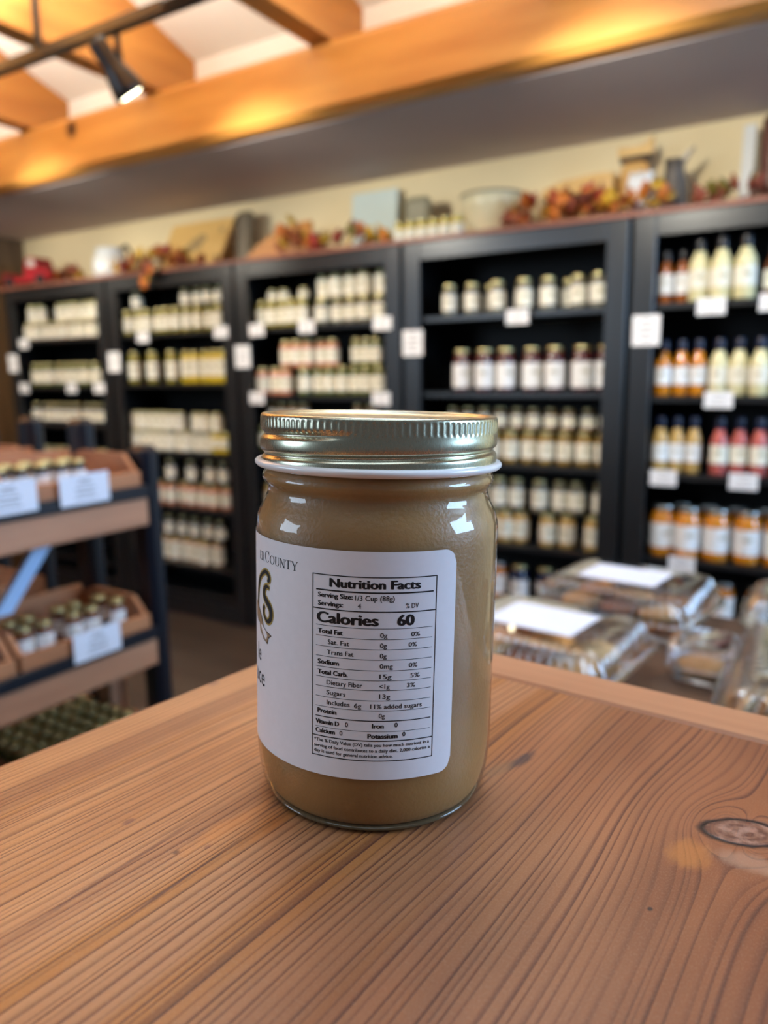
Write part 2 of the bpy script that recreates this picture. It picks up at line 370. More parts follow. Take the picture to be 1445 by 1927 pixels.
row(1, 2, [-2.93, -2.865, -2.80], 'jar', 'pale', 0.096, 0.031, 'upper-tier right-group jar', dz=0.1054, labz=(0.06, 0.84))
row(1, 3, lsp(-3.39, -2.75, 9), 'jar', 'salmon', 0.125, 0.031, 'lower-tier salmon jar')
row(1, 3, [-3.30, -3.137, -2.985, -2.85, -2.76], 'jar', 'dark', 0.120, 0.029, 'upper-tier dark jar', dz=0.1254)
row(1, 4, lsp(-3.38, -2.84, 8), 'jar', 'orange', 0.130, 0.033, 'lower-tier orange-rimmed jar', labz=(0.06, 0.8))
row(1, 4, lsp(-3.38, -2.80, 7), 'jar', 'dark', 0.115, 0.030, 'upper-tier grey jar', dz=0.1304)
# leftmost cabinet
row(0, 0, lsp(-4.27, -3.64, 9), 'jar', 'brown', 0.098, 0.031, 'lower-tier white jar', labz=(0.08, 0.78))
row(0, 0, [-4.22, -4.15, -3.98, -3.91, -3.84, -3.77, -3.70, -3.63], 'jar', 'pale', 0.098, 0.031, 'upper-tier white jar', dz=0.0984, labz=(0.08, 0.78))
row(0, 1, lsp(-4.26, -3.64, 9), 'jar', 'green', 0.130, 0.031, 'labelled jar')
row(0, 2, lsp(-4.26, -3.66, 9), 'jar', 'dark', 0.120, 0.031, 'dark jar')
row(0, 3, lsp(-4.20, -3.66, 7), 'jar', 'pale', 0.130, 0.031, 'pale jar')
row(0, 4, lsp(-4.20, -3.66, 7), 'jar', 'dark', 0.130, 0.031, 'dim jar')

# ------------------------------------------------------------------ paper tags
M_paper = mat('white_card', (240, 240, 240), 0.6, var=0.02)
M_ink = mat('grey_print', (120, 118, 118), 0.7, var=0.1)
def strips(name, rows_, x0, x1, y, m=M_ink):
    """printed lines of a card, one flat mesh: rows_ = (z, half-height, from, to)"""
    v = []; f = []
    for z, hh, a, b in rows_:
        k = len(v); v += [(a, y, z - hh), (b, y, z - hh), (b, y, z + hh), (a, y, z + hh)]; f.append((k, k + 1, k + 2, k + 3))
    return mesh(name, v, f, False, m)
def card(name, w_, h_, lines):
    me = box_me('card', -w_ / 2, w_ / 2, -0.0006, 0.0006, -h_ / 2, h_ / 2, M_paper)
    pr = strips('print', [(h_ * (0.32 - 0.62 * i / max(1, lines - 1)), h_ * 0.022, -w_ * (0.16 + 0.07 * (i * 7 % 3)), w_ * (0.16 + 0.07 * (i * 5 % 3))) for i in range(lines)], 0, 0, -0.0009)
    return me, pr
ct, ctp = card('tag', 0.088, 0.054, 3)
TAGS = [(4, 0, -0.476, 1.452), (4, 0, -0.29, 1.455), (4, 1, -0.436, 1.150), (4, 2, -0.599, 0.880), (4, 2, -0.344, 0.882), (4, 3, -0.523, 0.580),
        (3, 0, -1.15, 1.452), (2, 0, -2.430, 1.455), (2, 0, -2.141, 1.458), (2, 0, -1.746, 1.455), (2, 1, -2.445, 1.146), (2, 1, -1.757, 1.146),
        (1, 0, -3.199, 1.452), (1, 0, -2.654, 1.455), (0, 0, -4.219, 1.450), (0, 1, -4.254, 1.195), (0, 1, -3.812, 1.195), (0, 1, -3.574, 1.195)]
cnt = {}
for c_, s_, x, z in TAGS: cnt[(c_, s_)] = cnt.get((c_, s_), 0) + 1
seen = {}
for c_, s_, x, z in TAGS:
    o = ob('price_tag', ct, None, None, (x, YF + 0.0005 - 0.003, z)); i = seen.get((c_, s_), 0); seen[(c_, s_)] = i + 1
    n = cnt[(c_, s_)]
    pos = 'only one' if n == 1 else '%s of %s from left' % (ORD[i], NUM[n])
    tag(o, 'white price tag, %s, %s shelf edge, %s' % (pos, SHN[s_], CABN[c_]), 'tag', 'white price tags on the shelf edges')
    ob('printed_lines', ctp, o)
    # little clip that hooks the tag over the shelf edge
    ob('tag_clip', box_me('tag_clip', -0.012, 0.012, 0.0008, 0.026, 0.019, 0.0215, M_paper), o)
cp, cpp = card('sign', 0.092, 0.102, 4)
for x, z, lb in [(-0.680, 1.383, 'between the two rightmost cabinets'), (-1.602, 1.370, 'between the middle cabinet and the one right of it'),
              (-2.523, 1.337, 'between the middle cabinet and the one left of it'), (-3.437, 1.330, 'between the two leftmost cabinets'), (-4.343, 1.340, 'at the left edge of the leftmost cabinet')]:
    o = ob('shelf_sign', cp, None, None, (x, YF - 0.0015, z)); tag(o, 'square white sign on the upright ' + lb, 'sign', 'square white signs on the cabinet uprights'); ob('printed_lines', cpp, o)

# ------------------------------------------------------------------ things on top of the cabinets
TZ = 1.7755
M_leafs = [mat('leaf_orange', (196, 108, 34), 0.6, var=0.2, vscale=30), mat('leaf_rust', (138, 66, 42), 0.6, var=0.2, vscale=30), mat('leaf_yellow', (204, 158, 40), 0.6, var=0.2, vscale=30),
           mat('leaf_red', (164, 52, 40), 0.6, var=0.2, vscale=30), mat('leaf_olive', (120, 110, 40), 0.6, var=0.2, vscale=30)]
def leaf_me(m, s):
    P = [(0, -0.5), (0.14, -0.22), (0.42, -0.3), (0.3, -0.02), (0.52, 0.16), (0.24, 0.2), (0.2, 0.42), (0, 0.62), (-0.2, 0.42), (-0.24, 0.2), (-0.52, 0.16), (-0.3, -0.02), (-0.42, -0.3), (-0.14, -0.22)]
    v = [(0, 0, 0.06 * s)] + [(a * s, b * s, -0.10 * s * abs(a)) for a, b in P]
    f = [(0, i + 1, (i + 1) % len(P) + 1) for i in range(len(P))]
    vv = v + [(a, b, c - 0.0012) for a, b, c in v]; n = len(v)
    f += [(c + n, b + n, a + n) for a, b, c in f] + [((i + 1) % len(P) + 1, i + 1, i + 1 + n, (i + 1) % len(P) + 1 + n) for i in range(len(P))]
    return mesh('leaf', vv, f, True, m)
LEAF = [leaf_me(m, 0.06) for m in M_leafs]
M_stem = mat('garland_stem', (92, 58, 34), 0.7)
def garland(x0, x1, n, cols, label, hmax=0.09, droop=None, y=2.83):
    r = root('leaf_garland', ((x0 + x1) / 2, y, TZ), 0, label, 'garland', 'autumn leaf garlands on the cabinet tops')
    wv = x1 - x0
    seg = 12; v = []; f = []
    for i in range(seg + 1):
        t = i / seg
        px = -wv / 2 + wv * t; pz = 0.012 + 0.008 * math.sin(t * 9)
        for j in range(5):
            a = 2 * PI * j / 5; v.append((px, 0.004 * math.cos(a), pz + 0.004 * math.sin(a)))
    for i in range(seg):
        for j in range(5): f.append((i * 5 + j, i * 5 + (j + 1) % 5, (i + 1) * 5 + (j + 1) % 5, (i + 1) * 5 + j))
    ob('stem', mesh('stem', v, f, True, M_stem), r)
    for i in range(n):
        t = random.random()
        zz = 0.030 + random.random() * hmax * (0.4 + 0.6 * math.sin(PI * t))
        o = ob('leaf', LEAF[random.choice(cols)], r, None, (-wv / 2 + wv * t, random.uniform(-0.035, 0.05), zz), (random.uniform(0.5, 2.2), random.uniform(-0.7, 0.7), random.uniform(0, 6.28)))
    if droop is not None:
        for i in range(7):
            ob('leaf', LEAF[random.choice([0, 1, 2])], r, None, (droop - (x0 + x1) / 2 + random.uniform(-0.03, 0.03), -0.125 + y * 0 + random.uniform(-0.01, 0.0), 0.02 - i * 0.016), (random.uniform(1.2, 1.9), 0, random.uniform(-0.5, 0.5)))
    return r
garland(-4.62, -4.555, 5, [1, 3, 0], 'rusty leaf garland at the far left end of the cabinet tops', 0.05)
garland(-3.95, -3.70, 12, [0, 1, 2, 1], 'short rust and yellow leaf garland between red truck and white jug', 0.045)
garland(-3.45, -2.85, 44, [0, 1, 0, 2, 3], 'orange leaf garland drooping over the front below the engraved board', 0.085, droop=-3.07)
garland(-2.34, -2.21, 14, [0, 1, 2], 'orange leaf bunch at the right end of the rounded board', 0.15)
garland(-2.18, -1.76, 26, [3, 4, 2, 0, 1], 'red and yellow leaf garland left of the gold jars', 0.06)
garland(-1.24, -0.76, 60, [0, 1, 3, 1, 2, 0], 'thick orange and red leaf garland in front of the bread box', 0.095)
garland(-0.735, -0.63, 10, [2, 2, 0], 'yellow leaf bunch below the white cloth', 0.07, y=2.80)
garland(-0.58, -0.34, 14, [1, 4, 1], 'sparse dark brown leaf garland at the right end', 0.045)

# red toy truck
M_red = mat('red_toy_paint', (186, 44, 52), 0.35, coat=0.3); M_tyre = mat('dark_toy_tyre', (40, 34, 36), 0.6); M_glassd = mat('toy_window', (214, 200, 190), 0.2)
tr = root('toy_truck', (-4.30, 2.90, TZ), 0, 'red toy pickup truck on top of the leftmost cabinet', 'toy')
ob('truck_bed', prism('bed', [(-0.20, 0.035), (0.02, 0.035), (0.02, 0.10), (0.008, 0.10), (0.008, 0.06), (-0.19, 0.06), (-0.19, 0.10), (-0.20, 0.10)], -0.055, 0.055, M_red), tr)
ob('truck_cab', prism('cab', [(0.021, 0.035), (0.24, 0.035), (0.245, 0.085), (0.20, 0.10), (0.145, 0.105), (0.12, 0.165), (0.045, 0.168), (0.021, 0.12)], -0.055, 0.055, M_red), tr)
ob('window_pane', prism('win', [(0.05, 0.115), (0.128, 0.112), (0.112, 0.155), (0.052, 0.157)], -0.057, 0.057, M_glassd), tr)
whl = lathe('wheel', [(0.0001, -0.012), (0.02, -0.012), (0.034, -0.010), (0.036, 0), (0.034, 0.010), (0.02, 0.012), (0.0001, 0.012)], 16, M_tyre)
for wx in (-0.13, 0.17):
    for wy in (-0.06, 0.06): ob('wheel', whl, tr, None, (wx, wy, 0.036), (PI / 2, 0, 0))
# small brown acorn figure
o = ob('wooden_acorn', lathe('acorn', [(0.0001, 0), (0.02, 0.020), (0.032, 0.03), (0.032, 0.055), (0.038, 0.058), (0.036, 0.085), (0.02, 0.10), (0.006, 0.106), (0.005, 0.125), (0.0001, 0.127)], 16), None, wood('acorn_wood', (140, 96, 44), (180, 128, 62)), (-3.93, 2.93, TZ))
tag(o, 'small light brown wooden acorn standing between the red truck and white jug', 'ornament')
# white jug
M_cer = mat('white_ceramic', (236, 236, 232), 0.2, var=0.02, coat=0.4)
jg = root('ceramic_jug', (-3.60, 2.92, TZ), 0, 'white ceramic jug with a black handle on top, second cabinet end', 'jug')
jg.scale = (1.3, 1.3, 1.1)
ob('jug_body', lathe('jug', [(0.055, 0), (0.07, 0.01), (0.078, 0.05), (0.074, 0.10), (0.06, 0.125), (0.062, 0.15), (0.058, 0.15), (0.055, 0.13), (0.066, 0.10), (0.068, 0.05), (0.06, 0.015), (0.0001, 0.012)], 24), jg, M_cer)
def tube(name, pts, r, n=8, m=None):
    v = []; f = []
    for i, p in enumerate(pts):
        a = Vector(pts[max(0, i - 1)]); b = Vector(pts[min(len(pts) - 1, i + 1)]); d = (b - a).normalized()
        q = d.to_track_quat('Z', 'Y')
        for j in range(n):
            t = 2 * PI * j / n; v.append(tuple(Vector(p) + q @ Vector((r * math.cos(t), r * math.sin(t), 0))))
    for i in range(len(pts) - 1):
        for j in range(n): f.append((i * n + j, i * n + (j + 1) % n, (i + 1) * n + (j + 1) % n, (i + 1) * n + j))
    f.append(tuple(reversed(range(n)))); f.append(tuple(range((len(pts) - 1) * n, len(pts) * n)))
    return mesh(name, v, f, True, m)
ob('jug_handle', tube('handle', [(0.055, 0, 0.14), (0.10, 0, 0.155), (0.125, 0, 0.12), (0.115, 0, 0.07), (0.072, 0, 0.04)], 0.008, 8, M_capblk), jg)
# engraved cutting board leaning on the wall
M_board = wood('pale_bamboo', (206, 158, 84), (232, 190, 116), 0, 8, 3, 0.5)
M_engr = mat('engraving', (168, 140, 92), 0.7, var=0.2, vscale=20)
b1 = root('engraved_board', (-3.02, 2.935, TZ), 0, 'large pale rectangular wooden board with a grey engraving, leaning on the wall', 'board')
bo = ob('board_panel', prism('board', [(-0.245, 0), (0.19, 0.0), (0.262, 0.26), (-0.17, 0.26)], -0.009, 0.009, M_board), b1, None, None, (-0.3, 0, 0))
v = []; f = []
for (ex, ez, er) in [(0.02, 0.14, 0.045), (-0.03, 0.12, 0.03), (0.06, 0.17, 0.03), (0.19, 0.20, 0.018), (0.18, 0.06, 0.018)]:
    k = len(v); n = 12
    v += [(ex + er * math.cos(2 * PI * i / n) * (1 + 0.25 * math.sin(3 * i)), -0.0098, ez + er * 0.8 * math.sin(2 * PI * i / n)) for i in range(n)]; f.append(tuple(range(k, k + n)))
ob('engraving', mesh('engraving', v, f, False, M_engr), bo)['kind'] = 'stuff'
# tall grey-brown board on edge, right of the engraved board
tag(ob('dark_board', box_me('dark_board', -0.055, 0.055, -0.012, 0.012, 0, 0.27, None, 0.020), None, wood('greyed_wood', (96, 82, 62), (126, 110, 84), 2, 8, 3), (-2.70, 2.99, TZ), (-0.10, 0, 0)),
    'narrow grey-brown board standing on end right of the engraved board', 'board')
# rounded cutting board
pts = [(-0.22, 0.0), (0.20, 0.0), (0.20, 0.165)] + [(0.20 - 0.42 * t, 0.165 - 0.165 * (t ** 2.4)) for t in [0.15, 0.3, 0.45, 0.6, 0.75, 0.88]]
tag(ob('rounded_board', prism('rounded_board', pts, -0.010, 0.010), None, wood('orange_board_wood', (190, 120, 52), (216, 148, 74), 0, 8, 3), (-2.44, 2.93, TZ + 0.002), (-0.12, 0, 0)),
    'orange-brown cutting board with a curved top edge, standing above the middle cabinet', 'board')
# pale panel, small grey canister
tag(ob('pale_panel', box_me('pale_panel', -0.12, 0.12, -0.006, 0.006, 0, 0.275, None, 0.002), None, mat('pale_blue_panel', (206, 216, 206), 0.4, var=0.03), (-1.96, 3.03, TZ), (-0.08, 0, 0)),
    'pale blue-white panel leaning on the wall above the middle cabinet', 'picture')
gc = root('grey_box_sign', (-1.70, 2.98, TZ), 0, 'small grey square plaque on a white stand left of the gold jars', 'sign')
ob('plaque', box_me('plaque', -0.062, 0.062, -0.012, 0.012, 0.075, 0.205, None, 0.020), gc, mat('grey_plaque', (150, 142, 116), 0.6))
ob('stand', prism('stand', [(-0.05, 0), (0.05, 0), (0.025, 0.08), (-0.025, 0.08)], -0.02, 0.02), gc, M_cer)
# row of little gold-lidded jars
pr = proto('jar', 'yellow', 0.085, 0.026, 'gold', (0.12, 0.66))
for i in range(6):
    place(pr, (-1.715 + i * 0.053, 2.86, TZ), 0.4, 'squat yellow jar on the cabinet top, %s of six from left' % ORD[i], 'jar', 'yellow jars in a row on the cabinet tops')
# white bowl
bw = root('mixing_bowl', (-1.335, 2.93, TZ), 0, 'large cream ceramic bowl with a grey rim on top of the cabinets', 'bowl')
ob('bowl_body', lathe('bowl', [(0.055, 0), (0.06, 0.008), (0.088, 0.05), (0.112, 0.11), (0.122, 0.148), (0.116, 0.148), (0.106, 0.11), (0.082, 0.055), (0.05, 0.015), (0.0001, 0.012)], 28), bw, mat('cream_ceramic', (226, 214, 176), 0.3, var=0.03, coat=0.3))
ob('rim', lathe('rim', [(0.121, 0.147), (0.127, 0.149), (0.127, 0.156), (0.118, 0.156), (0.115, 0.1485)], 28, cap=False), bw, mat('grey_rim', (150, 140, 116), 0.4))
# bread box
M_bread = wood('bread_box_wood', (204, 156, 86), (228, 184, 112), 0, 8, 3)
bx = root('bread_box', (-0.965, 2.985, TZ), 0, 'pale wooden bread box with a dark slot behind the thick leaf garland', 'box')
ob('box_body', box_me('b', -0.175, 0.105, -0.07, 0.07, 0, 0.095, None, 0.020), bx, M_bread)
ob('slot', box_me('s', -0.15, 0.104, -0.062, 0.062, 0.0955, 0.118), bx, mat('dark_slot', (58, 40, 24), 0.7))
ob('box_lid', prism('lid', [(-0.17, 0.1185), (0.105, 0.1185), (0.105, 0.175), (0.05, 0.178), (-0.08, 0.168), (-0.15, 0.148)], -0.07, 0.07), bx, M_bread)
# stacked little wooden house ornament, cloth, jug
hs = root('wooden_house', (-0.80, 2.985, TZ), 0, 'tall wooden house-shaped board with a dark band, right of the bread box', 'ornament')
ob('house_body', box_me('hb', -0.05, 0.05, -0.012, 0.012, 0, 0.212, None, 0.020), hs, M_bread)
ob('dark_band', box_me('db', -0.052, 0.052, -0.014, 0.014, 0.213, 0.231), hs, mat('dark_slot', (58, 40, 24), 0.7))
ob('house_roof', prism('hr', [(-0.06, 0.2315), (0.062, 0.2315), (0.062, 0.29), (0.035, 0.268), (0.0, 0.262), (-0.06, 0.266)], -0.014, 0.014), hs, M_bread)
nv = []; nf = []
for i in range(13):
    for j in range(8):
        nv.append((-0.042 + 0.084 * i / 12 + 0.006 * math.sin(j), -0.012 * math.sin(i * 1.5) - 0.02 * (1 - j / 7), 0.0 + 0.16 * j / 7))
for i in range(12):
    for j in range(7): a = i * 8 + j; nf.append((a, a + 8, a + 9, a + 1))
cl = mesh('cloth', nv, nf, True)
o = ob('white_cloth', cl, None, mat('white_cloth', (236, 234, 232), 0.8, var=0.03), (-0.765, 2.93, TZ + 0.002)); md = o.modifiers.new('thick', 'SOLIDIFY'); md.thickness = 0.003
tag(o, 'folded white cloth hanging in front of the wooden house board', 'cloth')
pt = root('pewter_pitcher', (-0.655, 2.95, TZ), 0, 'dark grey pitcher with a pointed spout right of the white cloth', 'pitcher')
ob('pitcher_body', lathe('pit', [(0.04, 0), (0.048, 0.01), (0.052, 0.06), (0.045, 0.11), (0.032, 0.15), (0.034, 0.19), (0.03, 0.19), (0.0001, 0.185)], 20), pt, mat('pewter', (120, 112, 104), 0.4, 0.5))
ob('spout', prism('sp', [(0.028, 0.17), (0.065, 0.225), (0.03, 0.20)], -0.012, 0.012), pt, mat('pewter', (120, 112, 104), 0.4, 0.5))
# white-edged panel and framed picture at right
M_frame = wood('dark_frame_wood', (84, 46, 34), (120, 70, 52), 2, 8, 3)
tag(ob('white_plaque', box_me('wp', -0.02, 0.02, -0.01, 0.01, 0, 0.285), None, M_cer, (-0.43, 3.0, TZ), (-0.1, 0, 0)), 'slim white panel beside the dark brown frame', 'panel')
fr = root('picture_frame', (-0.22, 2.98, TZ), 0, 'dark brown framed board at the right edge above the cabinets', 'picture')
ob('frame_board', box_me('f', -0.165, 0.165, -0.012, 0.012, 0.03, 0.30, None, 0.020), fr, M_frame)
ob('frame_foot', box_me('ff', -0.165, 0.165, -0.02, 0.02, 0, 0.03), fr, M_bread)

# ------------------------------------------------------------------ track light
M_trk = mat('black_track_metal', (22, 22, 24), 0.4, var=0.1)
YT = 1.72
tk = root('track_light', (-1.8, YT, 2.29), 0, 'black ceiling track running parallel to the wooden beam', 'light track')
ob('track_rail', box_me('rail', -2.7, 2.5, -0.018, 0.018, -0.016, 0.016, None, 0.002), tk, M_trk)
ob('feed_box', box_me('feed', -0.02, 0.16, -0.026, 0.026, -0.022, 0.024, None, 0.020), tk, M_trk)
for xx in (-2.2, -0.6, 1.2): ob('hanger', box_me('hang', xx - 0.008, xx + 0.008, -0.008, 0.008, 0.017, 0.30), tk, M_trk)
M_lens = mat('spot_lens', (255, 248, 210), 0.3, var=0.0, emit=14.0)
def spot(x, lb, power=50):
    s = root('track_spotlight', (x, YT, 2.272), 0, lb, 'spotlight', 'black spotlights on the ceiling track')
    ob('stem', tube('stem', [(0, 0, 0), (0, 0, -0.06)], 0.010, 8, M_trk), s)
    ob('yoke', prism('yoke', [(-0.012, -0.055), (0.012, -0.055), (0.016, -0.13), (-0.016, -0.13)], -0.006, 0.006, M_trk), s)
    # head axis points down to the shelves
    d = Vector((0.22, 0.55, -0.80)).normalized(); q = d.to_track_quat('Z', 'Y')
    hd = ob('lamp_head', lathe('head', [(0.0001, -0.115), (0.026, -0.112), (0.029, -0.10), (0.029, -0.045), (0.036, -0.02), (0.050, 0.03), (0.053, 0.055), (0.050, 0.055), (0.045, 0.045), (0.0001, 0.044)], 24, M_trk), s)
    hd.location = (0.0, 0.0, -0.125); hd.rotation_mode = 'QUATERNION'; hd.rotation_quaternion = q
    ob('lens', lathe('lens', [(0.0001, 0.056), (0.03, 0.055), (0.0485, 0.050)], 24, M_lens, cap=False), hd)
    l = bpy.data.lights.new('spot_beam', 'SPOT'); l.energy = power; l.color = (1.0, 0.95, 0.82); l.spot_size = math.radians(84); l.spot_blend = 0.75; l.shadow_soft_size = 0.05
    lo = bpy.data.objects.new('spot_beam', l); COL.objects.link(lo); lo.location = (x + d.x * 0.07, YT + d.y * 0.07, 2.272 - 0.125 + d.z * 0.07)
    lo.rotation_euler = Vector((0.1, 0.85, -0.36)).to_track_quat('-Z', 'Y').to_euler()
spot(-2.02, 'black cone spotlight with lit lens hanging from the track, upper left')
spot(-0.775, 'spotlight whose lit lens just shows at the top edge of the picture')
spot(-3.25, 'black spotlight on the left part of the track')
spot(-4.25, 'added black spotlight out of view at the left end of the track, brightening the leftmost cabinet')  # extra lamp, added to lift the dark left end of the wall
spot(0.45, 'black spotlight on the right end of the track')

# ------------------------------------------------------------------ crate display stand on the left
M_navy = mat('navy_paint', (6, 13, 28), 0.4, var=0.08, vscale=8)
M_crate = wood('crate_wood', (150, 96, 62), (182, 126, 86), 1, 8, 3, 0.5)
M_crate2 = wood('crate_wood_pale', (164, 116, 88), (188, 140, 108), 1, 8, 3, 0.5)
LV = [(1.017, 'top'), (0.691, 'middle'), (0.40, 'lower')]
st = root('crate_stand', (-1.62, 0.6, 0), 0, 'navy and wood two-sided stand holding rows of small wooden crates', 'display stand')
def lb_(x0, x1, y0, y1, z0, z1, nm, m, bev=0.002): return ob(nm, box_me(nm, x0 + 1.62, x1 + 1.62, y0 - 0.6, y1 - 0.6, z0, z1, m, bev), st)
for (x, zt) in ((-1.385, 1.10), (-1.60, 1.155), (-1.80, 1.155), (-2.00, 1.12)):
    lb_(x - 0.032, x + 0.032, 1.150, 1.195, 0, zt, 'post', M_navy, 0.012)
    lb_(x - 0.032, x + 0.032, 0.0, 0.045, 0, zt, 'post', M_navy, 0.012)
for z, _ in LV:
    for s, xf in ((1, -1.35), (-1, -1.99)):
        lb_(xf - 0.012, xf + 0.006, 0.046, 1.149, z - 0.030, z - 0.002, 'rail', M_navy)
        lb_(xf - 0.016, xf + 0.002, 0.046, 1.145, z - 0.092, z - 0.031, 'apron', M_crate2)
        lb_(min(xf, xf - s * 0.29) + (-0.0 if s > 0 else 0.019), max(xf, xf - s * 0.29) - (0.018 if s > 0 else 0.0), 0.046, 1.149, z - 0.012, z - 0.003, 'tray_shelf', M_crate2)
M_brace = mat('brace_blue_glare', (176, 206, 244), 0.35, var=0.03)  # pale blue is glare on the strut, put into its base colour
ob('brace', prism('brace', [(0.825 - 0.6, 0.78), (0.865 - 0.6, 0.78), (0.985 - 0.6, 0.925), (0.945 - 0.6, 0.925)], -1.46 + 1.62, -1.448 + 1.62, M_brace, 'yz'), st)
lb_(-1.52, -1.47, 1.10, 1.148, 0, 0.585, 'wooden_leg', M_crate2)
# one crate: x across the depth (front at x=0, back at -0.24), y along its width
def crate(loc, flip, lb):
    r = root('wooden_crate', loc, PI if flip else 0, lb, 'crate', 'small wooden crates on the stand')
    Wd = 0.318
    ob('front_board', box_me('front_board', -0.012, 0.0, 0, Wd, 0, 0.032, M_crate, 0.001), r)
    ob('back_board', box_me('back_board', -0.25, -0.238, 0, Wd, 0, 0.07, M_crate, 0.001), r)
    pts = [(-0.2375, 0.0), (-0.0125, 0.0), (-0.0125, 0.034), (-0.045, 0.070), (-0.185, 0.072), (-0.2375, 0.05)]
    for y in (0.0, Wd - 0.012): ob('side_board', prism('side_board', pts, y, y + 0.012, M_crate), r)
    ob('bottom_board', box_me('bottom_board', -0.2375, -0.0125, 0.0125, Wd - 0.0125, 0.0, 0.008, M_crate2), r)
    return r
side = ['near side', 'far side']
for z, nm in LV:
    for i, y in enumerate((0.815, 0.487, 0.159)):
        pos = ['right end', 'middle', 'left end'][i]
        crate((-1.352, y, z - 0.0025), False, 'open wooden crate facing the viewer, %s, %s level of the stand' % (pos, nm))
        crate((-1.988, y + 0.318, z - 0.0025), True, 'open wooden crate facing away, %s, %s level of the stand' % (pos, nm))
ROWN = ['front', 'second', 'third', 'fourth', 'fifth']
def crate_jars(z, ys, xs, cont, h, r, desc, where, lid='gold'):
    pr = proto('jar', cont, h, r, lid, (0.12, 0.62), True, 14)
    for i, x in enumerate(xs):
        for j, y in enumerate(ys):
            place(pr, (x, y + random.uniform(-0.003, 0.003), z + 0.0062), PI / 2 + random.uniform(-0.6, 0.6), '%s, %s row, %s from left, %s' % (desc, ROWN[i], ORD[j], where), 'jar', '%s in the %s' % (desc, where))
crate_jars(1.017, lsp(0.855, 1.035, 5), (-1.43, -1.48), 'dark', 0.056, 0.0165, 'tiny gold-lidded jar', 'top right crate of the stand')
crate_jars(1.017, lsp(0.53, 0.78, 6), (-1.43, -1.48), 'brown', 0.056, 0.0165, 'tiny gold-lidded jar', 'top middle crate of the stand')
crate_jars(0.691, [0.862, 0.905, 0.975, 1.018, 1.085], (-1.41, -1.465), 'brown', 0.062, 0.019, 'little dark jar', 'middle level right crate')
crate_jars(0.691, lsp(0.52, 0.77, 5), (-1.41, -1.465), 'brown', 0.062, 0.019, 'little dark jar', 'middle level centre crate')
crate_jars(0.40, lsp(0.85, 1.08, 7), lsp(-1.40, -1.56, 5), 'green', 0.085, 0.0192, 'slim gold-lidded jar', 'lower right crate')
crate_jars(0.40, lsp(0.52, 0.77, 7), lsp(-1.40, -1.56, 5), 'green', 0.085, 0.0192, 'slim gold-lidded jar', 'lower centre crate')
crate_jars(1.017, [0.615, 0.69], (-1.80, -1.86), 'pale', 0.12, 0.031, 'white-labelled jar', 'far side top crate')
M_cardb = mat('white_card_window_tint', (226, 232, 244), 0.5, var=0.02)  # white cards, cool window light tinted into the colour
cme = box_me('info_card', -0.0006, 0.0006, -0.058, 0.058, -0.031, 0.031, M_cardb)
vv = []; ff = []
for i, (z, hw) in enumerate([(0.018, 0.012), (0.012, 0.018), (0.0, 0.024), (-0.008, 0.02), (-0.018, 0.026)]):
    k = len(vv); vv += [(0.001, -hw, z - 0.0012), (0.001, hw, z - 0.0012), (0.001, hw, z + 0.0012), (0.001, -hw, z + 0.0012)]; ff.append((k, k + 1, k + 2, k + 3))
cpr = mesh('card_print', vv, ff, False, M_ink)
for y, z, lb in ((0.980, 1.029, 'white info card on the front of the top right crate'), (0.815, 1.033, 'white info card cut by the left edge, top level of the stand'), (0.980, 0.703, 'white info card on the middle level crate front'), (0.55, 0.703, 'white info card on the centre crate of the middle level')):
    o = ob('info_card', cme, None, None, (-1.339, y, z)); tag(o, lb, 'card', 'white info cards on the crate stand'); ob('printed_lines', cpr, o)

# ------------------------------------------------------------------ tabletop frame (the counter dips about two degrees)
TM = Matrix(((0.847, -0.5314, 0.0172, 0), (0.5307, 0.8469, 0.033, 0), (-0.0321, -0.0188, 0.9993, 0), (0, 0, 0, 1)))
tn = Vector((0.0172, 0.033, 0.9993)); org = Vector((0, 0, CAMZ)) - tn * 0.1285
TM.translation = org
AL = math.radians(55.3)           # direction of the long edge inside the table frame
corner = Vector((-0.0118, 0.4128, 0))
# local table axes: a along the left edge (towards the viewer is negative), c across to the right
A = Vector((math.cos(AL), math.sin(AL), 0)); Cc = Vector((math.sin(AL), -math.cos(AL), 0))
LOC = Matrix(((Cc.x, A.x, 0, corner.x), (Cc.y, A.y, 0, corner.y), (0, 0, 1, 0), (0, 0, 0, 1)))
TW = TM @ LOC       # table object matrix: x across, y along, z up, origin at the far left corner

